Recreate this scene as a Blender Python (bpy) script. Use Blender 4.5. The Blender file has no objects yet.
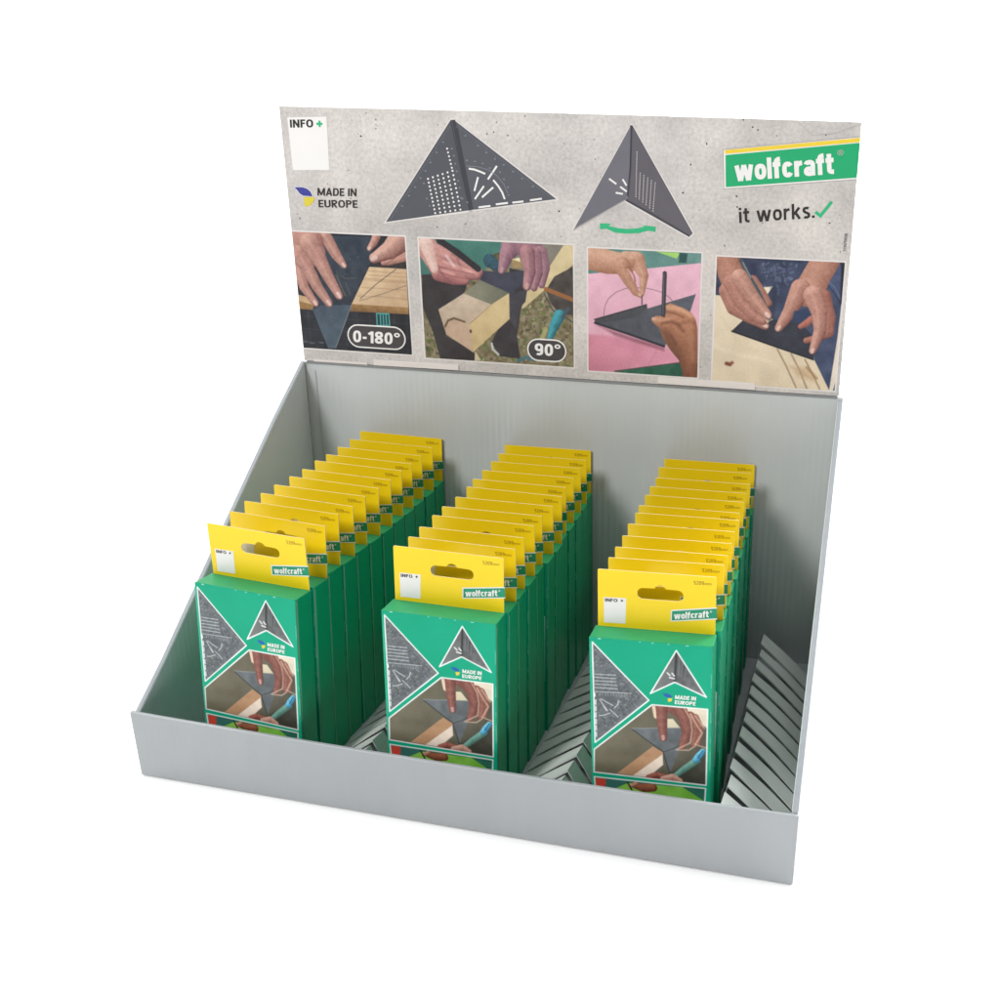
# Counter display box of hanging cartons on a white studio sweep (Blender 4.5)
import bpy, bmesh, math, random
import numpy as np
from mathutils import Matrix, Vector, Euler

random.seed(7)
RNG = np.random.default_rng(11)
SC = bpy.context.scene
COL = SC.collection
MM = 0.001
R = math.radians
PRINT_K = 0.80          # ink is a little darker than the colour it shows under the lamps


# ------------------------------------------------------------------ colour
def lin(c):
    out = []
    for v in c:
        v = v / 255.0
        out.append(v / 12.92 if v <= 0.04045 else ((v + 0.055) / 1.055) ** 2.4)
    return [v * 0.94 for v in out]


def ink(*c):
    return [v * PRINT_K for v in lin(c)]


# --------------------------------------------------------------- materials
def material(name, rgb, rough=0.5, var=0.06, scale=60.0, bump=0.0, bscale=400.0, spec=0.4, detail=4.0, stretch=None):
    m = bpy.data.materials.new(name)
    m.use_nodes = True
    nt = m.node_tree
    b = nt.nodes['Principled BSDF']
    b.inputs['Roughness'].default_value = rough
    b.inputs['Specular IOR Level'].default_value = spec
    tc = nt.nodes.new('ShaderNodeTexCoord')
    src = tc.outputs['Object']
    if stretch:
        mp = nt.nodes.new('ShaderNodeMapping')
        mp.inputs['Scale'].default_value = stretch
        nt.links.new(src, mp.inputs['Vector'])
        src = mp.outputs['Vector']
    n = nt.nodes.new('ShaderNodeTexNoise')
    n.inputs['Scale'].default_value = scale
    n.inputs['Detail'].default_value = detail
    nt.links.new(src, n.inputs['Vector'])
    mix = nt.nodes.new('ShaderNodeMix')
    mix.data_type = 'RGBA'
    mix.inputs['A'].default_value = (*[max(0, c * (1 - var)) for c in rgb], 1)
    mix.inputs['B'].default_value = (*[min(1, c * (1 + var)) for c in rgb], 1)
    nt.links.new(n.outputs['Fac'], mix.inputs['Factor'])
    nt.links.new(mix.outputs['Result'], b.inputs['Base Color'])
    if bump:
        n2 = nt.nodes.new('ShaderNodeTexNoise')
        n2.inputs['Scale'].default_value = bscale
        n2.inputs['Detail'].default_value = 3
        nt.links.new(src, n2.inputs['Vector'])
        bp = nt.nodes.new('ShaderNodeBump')
        bp.inputs['Strength'].default_value = bump
        bp.inputs['Distance'].default_value = 0.0004
        nt.links.new(n2.outputs['Fac'], bp.inputs['Height'])
        nt.links.new(bp.outputs['Normal'], b.inputs['Normal'])
    return m


def board_material(name, rgb, axis='X', flute=0.0046, strength=0.35, rough=0.42, metal=0.0):
    """Grey coated corrugated board: faint flute ribs read through the liner."""
    m = material(name, rgb, rough=rough, var=0.05, scale=48, spec=0.5, stretch=(1, 1, 0.35), detail=7)
    nt = m.node_tree
    b = nt.nodes['Principled BSDF']
    tc = [n for n in nt.nodes if n.type == 'TEX_COORD'][0]
    b.inputs['Metallic'].default_value = metal
    w = nt.nodes.new('ShaderNodeTexWave')
    w.wave_type = 'BANDS'
    w.bands_direction = axis
    w.inputs['Scale'].default_value = 2 * math.pi / flute / 20.0
    w.inputs['Distortion'].default_value = 0.6
    w.inputs['Detail'].default_value = 1.0
    w.inputs['Detail Scale'].default_value = 0.4
    nt.links.new(tc.outputs['Object'], w.inputs['Vector'])
    n2 = nt.nodes.new('ShaderNodeTexNoise')
    n2.inputs['Scale'].default_value = 900
    nt.links.new(tc.outputs['Object'], n2.inputs['Vector'])
    sc = nt.nodes.new('ShaderNodeTexNoise')
    sc.inputs['Scale'].default_value = 9
    sc.inputs['Detail'].default_value = 9
    sc.inputs['Roughness'].default_value = 0.68
    nt.links.new(tc.outputs['Object'], sc.inputs['Vector'])
    mr = nt.nodes.new('ShaderNodeMapRange')
    mr.inputs['From Min'].default_value = 0.35; mr.inputs['From Max'].default_value = 0.68
    mr.inputs['To Min'].default_value = rough - 0.10; mr.inputs['To Max'].default_value = rough + 0.16
    nt.links.new(sc.outputs['Fac'], mr.inputs['Value']); nt.links.new(mr.outputs['Result'], b.inputs['Roughness'])
    n3 = nt.nodes.new('ShaderNodeTexNoise')
    n3.inputs['Scale'].default_value = 14
    nt.links.new(tc.outputs['Object'], n3.inputs['Vector'])
    a = nt.nodes.new('ShaderNodeMath'); a.operation = 'MULTIPLY_ADD'
    a.inputs[1].default_value = 0.12
    nt.links.new(n2.outputs['Fac'], a.inputs[0]); nt.links.new(w.outputs['Fac'], a.inputs[2])
    a2 = nt.nodes.new('ShaderNodeMath'); a2.operation = 'MULTIPLY_ADD'
    a2.inputs[1].default_value = 3.0
    nt.links.new(n3.outputs['Fac'], a2.inputs[0]); nt.links.new(a.outputs[0], a2.inputs[2])
    bp = nt.nodes.new('ShaderNodeBump')
    bp.inputs['Strength'].default_value = strength
    bp.inputs['Distance'].default_value = 0.00025
    nt.links.new(a2.outputs[0], bp.inputs['Height'])
    nt.links.new(bp.outputs['Normal'], b.inputs['Normal'])
    return m


def concrete_material(name):
    """The concrete picture printed on the header card: mottled grey with pores."""
    m = bpy.data.materials.new(name)
    m.use_nodes = True
    nt = m.node_tree
    b = nt.nodes['Principled BSDF']
    b.inputs['Roughness'].default_value = 0.42
    tc = nt.nodes.new('ShaderNodeTexCoord')

    def noise(scale, detail, rough=0.55):
        n = nt.nodes.new('ShaderNodeTexNoise')
        n.inputs['Scale'].default_value = scale
        n.inputs['Detail'].default_value = detail
        n.inputs['Roughness'].default_value = rough
        nt.links.new(tc.outputs['Object'], n.inputs['Vector'])
        return n.outputs['Fac']

    def ramp(src, stops):
        r = nt.nodes.new('ShaderNodeValToRGB')
        e = r.color_ramp.elements
        e[0].position, e[0].color = stops[0][0], (*stops[0][1], 1)
        e[1].position, e[1].color = stops[1][0], (*stops[1][1], 1)
        for p, c in stops[2:]:
            k = e.new(p); k.color = (*c, 1)
        nt.links.new(src, r.inputs['Fac'])
        return r.outputs['Color']

    def mixc(mode, fac, a, c):
        x = nt.nodes.new('ShaderNodeMix'); x.data_type = 'RGBA'; x.blend_type = mode
        if isinstance(fac, float): x.inputs['Factor'].default_value = fac
        else: nt.links.new(fac, x.inputs['Factor'])
        nt.links.new(a, x.inputs['A'])
        if isinstance(c, tuple): x.inputs['B'].default_value = c
        else: nt.links.new(c, x.inputs['B'])
        return x.outputs['Result']

    base = ramp(noise(16, 6, 0.62), [(0.34, ink(190, 185, 182)), (0.66, ink(228, 221, 217))])
    grain = ramp(noise(420, 3, 0.7), [(0.3, (0.76, 0.76, 0.76)), (0.60, (1.04, 1.05, 1.05))])
    c = mixc('MULTIPLY', 0.9, base, grain)
    clouds = ramp(noise(5, 2), [(0.35, (0.93, 0.93, 0.94)), (0.65, (1.03, 1.02, 1.0))])
    c = mixc('MULTIPLY', 1.0, c, clouds)
    for sc, lo, hi, colr in ((150, 0.05, 0.10, ink(128, 122, 120)), (70, 0.030, 0.055, ink(92, 86, 84))):
        v = nt.nodes.new('ShaderNodeTexVoronoi')
        v.inputs['Scale'].default_value = sc
        v.inputs['Randomness'].default_value = 1.0
        nt.links.new(tc.outputs['Object'], v.inputs['Vector'])
        f = ramp(v.outputs['Distance'], [(lo, (1, 1, 1)), (hi, (0, 0, 0))])
        pick = ramp(noise(sc * 0.28, 1), [(0.50, (0, 0, 0)), (0.56, (1, 1, 1))])
        f = mixc('MULTIPLY', 1.0, f, pick)
        c = mixc('MIX', f, c, (*colr, 1))
    nt.links.new(c, b.inputs['Base Color'])
    return m


def print_material(name, rough=0.34, spec=0.25):
    """Offset print: the ink colours sit in the mesh's own colour attribute."""
    m = bpy.data.materials.new(name)
    m.use_nodes = True
    nt = m.node_tree
    b = nt.nodes['Principled BSDF']
    b.inputs['Roughness'].default_value = rough
    b.inputs['Specular IOR Level'].default_value = spec
    a = nt.nodes.new('ShaderNodeAttribute')
    a.attribute_name = 'ink'
    n = nt.nodes.new('ShaderNodeTexNoise')
    n.inputs['Scale'].default_value = 1500
    tc = nt.nodes.new('ShaderNodeTexCoord')
    nt.links.new(tc.outputs['Object'], n.inputs['Vector'])
    r = nt.nodes.new('ShaderNodeMapRange')
    r.inputs['To Min'].default_value = 0.92
    r.inputs['To Max'].default_value = 1.08
    nt.links.new(n.outputs['Fac'], r.inputs['Value'])
    x = nt.nodes.new('ShaderNodeVectorMath'); x.operation = 'SCALE'
    nt.links.new(a.outputs['Color'], x.inputs[0]); nt.links.new(r.outputs['Result'], x.inputs['Scale'])
    nt.links.new(x.outputs['Vector'], b.inputs['Base Color'])
    return m


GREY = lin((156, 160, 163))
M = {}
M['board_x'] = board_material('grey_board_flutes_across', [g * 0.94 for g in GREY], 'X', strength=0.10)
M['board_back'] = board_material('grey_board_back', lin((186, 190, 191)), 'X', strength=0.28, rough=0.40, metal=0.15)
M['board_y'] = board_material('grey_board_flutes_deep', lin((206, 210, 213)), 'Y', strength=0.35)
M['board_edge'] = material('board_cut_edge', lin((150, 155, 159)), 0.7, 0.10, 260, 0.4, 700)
M['board_dark'] = material('board_fold_lip', lin((128, 130, 132)), 0.7, 0.10, 200)  # darker grey board of the folded lip
M['insert'] = material('insert_card', lin((196, 201, 197)), 0.62, 0.08, 90, 0.25, 500)
M['concrete'] = concrete_material('printed_concrete')
M['photo'] = print_material('printed_photograph')
M['front_ink'] = print_material('printed_carton_front', 0.36, 0.16)
M['green'] = material('green_carton', lin((10, 146, 102)), 0.36, 0.06, 50, 0.10, 260, 0.28)
M['green_top'] = material('green_top_tab_bounce', lin((34, 146, 92)), 0.42, 0.09, 70, 0.15, 260, 0.3)  # yellow bounce from the hang tab is put into this green
M['yellow'] = material('yellow_tab', ink(255, 219, 18), 0.40, 0.03, 60, 0.08, 300, 0.4)
M['paper_edge'] = material('cut_paper_edge', lin((112, 160, 136)), 0.8, 0.15, 300)
M['pale_edge'] = material('cut_tab_edge', lin((214, 196, 150)), 0.8, 0.12, 300)
M['white_ink'] = material('white_ink', ink(243, 240, 238), 0.4, 0.015, 80)
M['frame_ink'] = material('pale_frame_ink', ink(232, 226, 223), 0.4, 0.02, 80)
M['black_ink'] = material('black_ink', ink(45, 38, 38), 0.4, 0.08, 200)
M['label_ink'] = material('dark_label_ink', ink(62, 56, 58), 0.4, 0.05, 200)
M['faint_ink'] = material('faint_ink', ink(176, 171, 168), 0.4, 0.05, 200)
M['logo_green'] = material('logo_green_ink', ink(28, 172, 112), 0.38, 0.03, 90)
M['tab_green'] = material('tab_logo_green_ink', ink(10, 150, 112), 0.38, 0.03, 90)
M['logo_yellow'] = material('logo_yellow_ink', ink(242, 210, 62), 0.38, 0.03, 90)
M['tick_green'] = material('tick_green_ink', ink(48, 184, 128), 0.4, 0.05, 90)
M['blue_ink'] = material('blue_ink', ink(58, 60, 150), 0.4, 0.05, 90)
M['sun_ink'] = material('yellow_ink', ink(222, 204, 58), 0.4, 0.05, 90)
M['olive_ink'] = material('number_ink', ink(176, 142, 12), 0.5, 0.1, 200)
M['slate'] = material('slate_ink', ink(82, 84, 91), 0.4, 0.07, 90, detail=8)
M['slate_right'] = material('slate_right_ink', ink(88, 90, 98), 0.4, 0.09, 70, detail=8)
M['slate_mid'] = material('slate_mid_ink', ink(112, 110, 119), 0.4, 0.12, 60, detail=8)
M['slate_deep'] = material('slate_deep_ink', ink(98, 94, 102), 0.4, 0.14, 60, detail=8)
M['slate_line'] = material('slate_line_ink', ink(62, 60, 70), 0.4, 0.08, 90)
M['slate_mark'] = material('slate_mark_ink', ink(128, 131, 140), 0.4, 0.08, 90)
M['hinge'] = material('white_hinge_card', lin((212, 205, 201)), 0.6, 0.05, 120, 0.2, 500)
M['sweep'] = material('white_sweep_paper', (0.96, 0.96, 0.96), 0.75, 0.004, 3, spec=0.1)


# -------------------------------------------------------------- scene tree
def link(o, parent=None):
    COL.objects.link(o)
    if parent is not None:
        o.parent = parent
    return o


def tag(o, label=None, cat=None, group=None, kind=None):
    if label: o['label'] = label
    if cat: o['category'] = cat
    if group: o['group'] = group
    if kind: o['kind'] = kind
    return o


def empty(name, loc=(0, 0, 0)):
    o = bpy.data.objects.new(name, None)
    o.empty_display_size = 0.02
    o.location = loc
    return link(o)


class Shape:
    """Collects polygons of several materials into ONE mesh."""
    def __init__(self):
        self.v, self.f, self.mi, self.mats = [], [], [], []

    def slot(self, mat):
        if mat not in self.mats: self.mats.append(mat)
        return self.mats.index(mat)

    def face(self, pts, mat):
        k = len(self.v); self.v += [tuple(p) for p in pts]
        self.f.append(list(range(k, k + len(pts)))); self.mi.append(self.slot(mat))

    def prism(self, ring, axis, a, b, mat, mat_side=None):
        """ring: 2D loop; extruded along axis 'x','y' or 'z' from a to b."""
        ms = mat_side or mat
        def P(q, t):
            return {'x': (t, q[0], q[1]), 'y': (q[0], t, q[1]), 'z': (q[0], q[1], t)}[axis]
        n = len(ring); k = len(self.v)
        self.v += [P(q, a) for q in ring] + [P(q, b) for q in ring]
        self.f += [list(range(k + n - 1, k - 1, -1)), list(range(k + n, k + 2 * n))]
        self.mi += [self.slot(mat)] * 2
        for i in range(n):
            j = (i + 1) % n
            self.f.append([k + i, k + j, k + n + j, k + n + i]); self.mi.append(self.slot(ms))

    def box(self, x0, x1, y0, y1, z0, z1, mat):
        self.prism([(x0, y0), (x1, y0), (x1, y1), (x0, y1)], 'z', z0, z1, mat)

    def hexa(self, c, mat):
        """8 corners: bottom ring 0-3, top ring 4-7."""
        k = len(self.v); self.v += [tuple(q) for q in c]
        for f in ((3, 2, 1, 0), (4, 5, 6, 7), (0, 1, 5, 4), (1, 2, 6, 5), (2, 3, 7, 6), (3, 0, 4, 7)):
            self.f.append([k + i for i in f]); self.mi.append(self.slot(mat))

    def build(self, name, parent=None, bevel=0.0, segs=2, smooth=False, recalc=True):
        me = bpy.data.meshes.new(name)
        me.from_pydata(self.v, [], self.f)
        for m in self.mats: me.materials.append(M[m])
        me.polygons.foreach_set('material_index', self.mi)
        if recalc:
            bm = bmesh.new(); bm.from_mesh(me)
            bmesh.ops.recalc_face_normals(bm, faces=bm.faces)
            bm.to_mesh(me); bm.free()
        o = bpy.data.objects.new(name, me)
        link(o, parent)
        if bevel:
            bv = o.modifiers.new('bevel', 'BEVEL'); bv.width = bevel; bv.segments = segs
            bv.limit_method = 'ANGLE'; bv.angle_limit = R(30)
            dg = bpy.context.evaluated_depsgraph_get()
            me2 = bpy.data.meshes.new_from_object(o.evaluated_get(dg))
            o.modifiers.clear(); o.data = me2; me2.name = name
        if smooth:
            o.data.polygons.foreach_set('use_smooth', [True] * len(o.data.polygons))
        return o


# ------------------------------------------------------------ flat lettering
def arc(cx, cy, rx, ry, a0, a1, n=12, e=2.5):
    """Part of a squarish oval, the shape of bold condensed letters."""
    out = []
    for i in range(n + 1):
        a = R(a0 + (a1 - a0) * i / n)
        c, s_ = math.cos(a), math.sin(a)
        out.append((cx + rx * math.copysign(abs(c) ** (2 / e), c), cy + ry * math.copysign(abs(s_) ** (2 / e), s_)))
    return out


def letter(ch, s):
    """Strokes of one letter: (width, [(points, closed)]) with cap height 1 and stroke weight s."""
    h, x = s / 2, 0.74
    q = 1 - h
    def O(w, top): return (arc(w / 2, top / 2, w / 2 - h, top / 2 - h, 0, 345, 23), True)
    if ch == 'w': w = 0.92; return w, [([(h, x), (w * .28, 0)], False), ([(w * .30, 0), (w * .5, x)], False), ([(w * .5, x), (w * .70, 0)], False), ([(w * .72, 0), (w - h, x)], False)]
    if ch == 'o': return 0.56, [O(0.56, x)]
    if ch == 'l': return s, [([(h, 0), (h, 1)], False)]
    if ch == 'i': return s, [([(h, 0), (h, x)], False), ([(h, 0.85), (h, 1)], False)]
    if ch == 'f': w = 0.40; return w, [([(w * .45, 0), (w * .45, .70)] + arc(w, .76, w * .55, .24 - h, 180, 95, 7), False), ([(0, x - h * .8), (w * .95, x - h * .8)], False)]
    if ch == 't': w = 0.40; return w, [([(w * .42, .95), (w * .42, .26)] + arc(w, .22, w * .58, .22 - h, 180, 268, 7), False), ([(0, x - h * .8), (w * .95, x - h * .8)], False)]
    if ch == 'c': w = 0.53; return w, [(arc(w / 2, x / 2, w / 2 - h, x / 2 - h, 32, 328, 20), False)]
    if ch == 'r': w = 0.40; return w, [([(h, 0), (h, x)], False), (arc(w, x * .52, w - h, x * .48 - h, 180, 92, 7), False)]
    if ch == 'a': w = 0.54; return w, [(arc(w / 2, x * .66, w / 2 - h, x * .34 - h, 165, 0, 10) + [(w - h, 0)], False), (arc(w / 2, x * .29, w / 2 - h, x * .29 - h * .9, 0, 345, 15), True)]
    if ch == 'k': w = 0.56; return w, [([(h, 0), (h, 1)], False), ([(h * 1.6, x * .42), (w - h * 1.1, x)], False), ([(w * .46, x * .52), (w - h * .9, 0)], False)]
    if ch == 's': w = 0.47; return w, [(arc(w / 2, x * .73, w / 2 - h, x * .27 - h * .8, 35, 230, 9) + arc(w / 2, x * .27, w / 2 - h, x * .27 - h * .8, 50, -145, 9), False)]
    if ch == '.': return s, [([(h, 0), (h, s)], False)]
    if ch == ' ': return 0.22, []
    if ch == 'I': return s, [([(h, 0), (h, 1)], False)]
    if ch == 'N': w = 0.66; return w, [([(h, 0), (h, 1)], False), ([(w - h, 0), (w - h, 1)], False), ([(h, .97), (w - h, .03)], False)]
    if ch == 'F': w = 0.48; return w, [([(h, 0), (h, 1)], False), ([(s, q), (w, q)], False), ([(s, .52), (w * .92, .52)], False)]
    if ch == 'E': w = 0.50; return w, [([(h, 0), (h, 1)], False), ([(s, q), (w, q)], False), ([(s, .51), (w * .92, .51)], False), ([(s, h), (w, h)], False)]
    if ch in 'O': return 0.70, [O(0.70, 1)]
    if ch == '0': return 0.56, [O(0.56, 1)]
    if ch == 'M': w = 0.84; return w, [([(h, 0), (h, 1)], False), ([(w - h, 0), (w - h, 1)], False), ([(h, 1), (w / 2, .1), ], False), ([(w / 2, .1), (w - h, 1)], False)]
    if ch == 'A': w = 0.68; return w, [([(h * .8, 0), (w / 2, 1)], False), ([(w / 2, 1), (w - h * .8, 0)], False), ([(w * .25, .28), (w * .75, .28)], False)]
    if ch == 'D': w = 0.64; return w, [([(h, 0), (h, 1)], False), ([(s, q)] + arc(w * .45, .5, w * .55 - h, .5 - h, 90, -90, 12) + [(s, h)], False)]
    if ch == 'U': w = 0.64; return w, [([(h, 1)] + arc(w / 2, .34, w / 2 - h, .34 - h, 180, 360, 12) + [(w - h, 1)], False)]
    if ch in 'RP':
        w = 0.58; r = [([(h, 0), (h, 1)], False), ([(s, q)] + arc(w * .45, .71, w * .55 - h, .29 - h, 90, -90, 10) + [(s, .42 + h)], False)]
        return w, r + ([([(w * .42, .44), (w - h * .8, 0)], False)] if ch == 'R' else [])
    if ch == '1': w = 0.36; return w, [([(w - h, 0), (w - h, 1)], False), ([(0.02, .74), (w - h, .93)], False)]
    if ch == '8': w = 0.56; return w, [(arc(w / 2, .75, w / 2 - h * 1.1, .25 - h * .8, 0, 345, 18), True), (arc(w / 2, .27, w / 2 - h, .27 - h, 0, 345, 18), True)]
    if ch == '9': w = 0.56; return w, [(arc(w / 2, .67, w / 2 - h, .33 - h, 0, 345, 18), True), ([(w - h, .67)] + arc(w / 2, .34, w / 2 - h, .34 - h, 0, -130, 9), False)]
    if ch == '5': w = 0.54; return w, [([(w * .95, q), (h, q), (h, .5)] + arc(w * .42, .33, w * .58 - h, .33 - h, 100, -120, 11), False)]
    if ch == '2': w = 0.54; return w, [(arc(w / 2, .70, w / 2 - h, .30 - h, 160, -25, 10) + [(h, h), (w, h)], False)]
    if ch == '4': w = 0.56; return w, [([(w * .72, 0), (w * .72, 1), (h * .5, .30), (w, .30)], False)]
    if ch == '/': return 0.36, [([(0.02, 0), (0.34, 1)], False)]
    if ch == '-': return 0.30, [([(0.02, .42), (0.28, .42)], False)]
    if ch == '+': return 0.50, [([(0, .5), (.5, .5)], False), ([(.25, .25), (.25, .75)], False)]
    if ch == '°': return 0.40, [(arc(.20, .82, .145, .135, 0, 340, 17, 2), True, 0.11)]
    if ch == '®': return 1.0, [(arc(.5, .5, .44, .44, 0, 345, 23, 2), True), ([(.36, .25), (.36, .75), (.6, .72), (.62, .55), (.38, .5)], False), ([(.48, .5), (.66, .25)], False)]
    raise KeyError(ch)


def ribbon(pts, closed, s):
    """Offset both sides of a polyline with mitred joins."""
    p = [np.array(a, float) for a in pts]
    n = len(p); left, right = [], []
    for i in range(n):
        a = p[i - 1] if (i > 0 or closed) else None
        b = p[(i + 1) % n] if (i < n - 1 or closed) else None
        d0 = (p[i] - a) / (np.linalg.norm(p[i] - a) + 1e-12) if a is not None else None
        d1 = (b - p[i]) / (np.linalg.norm(b - p[i]) + 1e-12) if b is not None else None
        if d0 is None: d0 = d1
        if d1 is None: d1 = d0
        n0, n1 = np.array([-d0[1], d0[0]]), np.array([-d1[1], d1[0]])
        m = n0 + n1; L = np.linalg.norm(m)
        m = n0 if L < 0.3 else m / L
        k = min(1.6, 1 / max(0.2, float(m @ n0)))
        left.append(p[i] + m * s / 2 * k); right.append(p[i] - m * s / 2 * k)
    return left, right


class Flat(Shape):
    """Printed artwork: thin layers in (u, v) millimetres, u right, v up, raised off the card."""
    def __init__(self, lift=0.08):
        super().__init__(); self.w = lift

    def lay(self, d=0.06):
        self.w += d
        return self

    def poly(self, pts, mat):
        self.face([(p[0] * MM, -self.w * MM, p[1] * MM) for p in pts], mat)

    def strip(self, left, right, closed, mat):
        n = len(left)
        for i in range(n if closed else n - 1):
            j = (i + 1) % n
            self.poly([right[i], right[j], left[j], left[i]], mat)

    def line(self, pts, width, mat, closed=False):
        l, r = ribbon([p[:2] for p in pts], closed, width)
        self.strip(l, r, closed, mat)
        self.w += 0.002

    def disc(self, c, r, mat, n=10, ry=None):
        ry = ry or r
        self.poly([(c[0] + r * math.cos(2 * math.pi * i / n), c[1] + ry * math.sin(2 * math.pi * i / n)) for i in range(n)], mat)

    def pill(self, c, w, h, mat, n=10):
        pts = []
        for s, x in ((1, w / 2 - h / 2), (-1, -w / 2 + h / 2)):
            for i in range(n + 1):
                a = -math.pi / 2 + math.pi * i / n
                pts.append((c[0] + x + s * math.cos(a) * h / 2, c[1] + s * math.sin(a) * h / 2))
        self.poly(pts, mat)

    def text(self, t, bl, br, tl, mat, weight=0.19, gap=0.09):
        """Lettering fitted to the corner points bottom left, bottom right, top left."""
        x = 0.0; runs = []
        for ch in t:
            w, st = letter(ch, weight)
            runs.append((x, st)); x += w + gap
        tot = x - gap
        bl, br, tl = (np.array(q[:2], float) for q in (bl, br, tl))
        ex, ey = (br - bl) / tot, tl - bl
        for x0, st in runs:
            for k, (pts, closed, *own) in enumerate(st):
                l, r = ribbon([(p[0] + x0, p[1]) for p in pts], closed, own[0] if own else weight)
                self.w += 0.002 * k
                self.strip([bl + ex * a[0] + ey * a[1] for a in l], [bl + ex * a[0] + ey * a[1] for a in r], closed, mat)
                self.w -= 0.002 * k
        self.w += 0.01

    def build(self, name, parent=None):
        return super().build(name, parent, recalc=False)


def mid(a, b, t):
    return (a[0] + (b[0] - a[0]) * t, a[1] + (b[1] - a[1]) * t)


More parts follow.
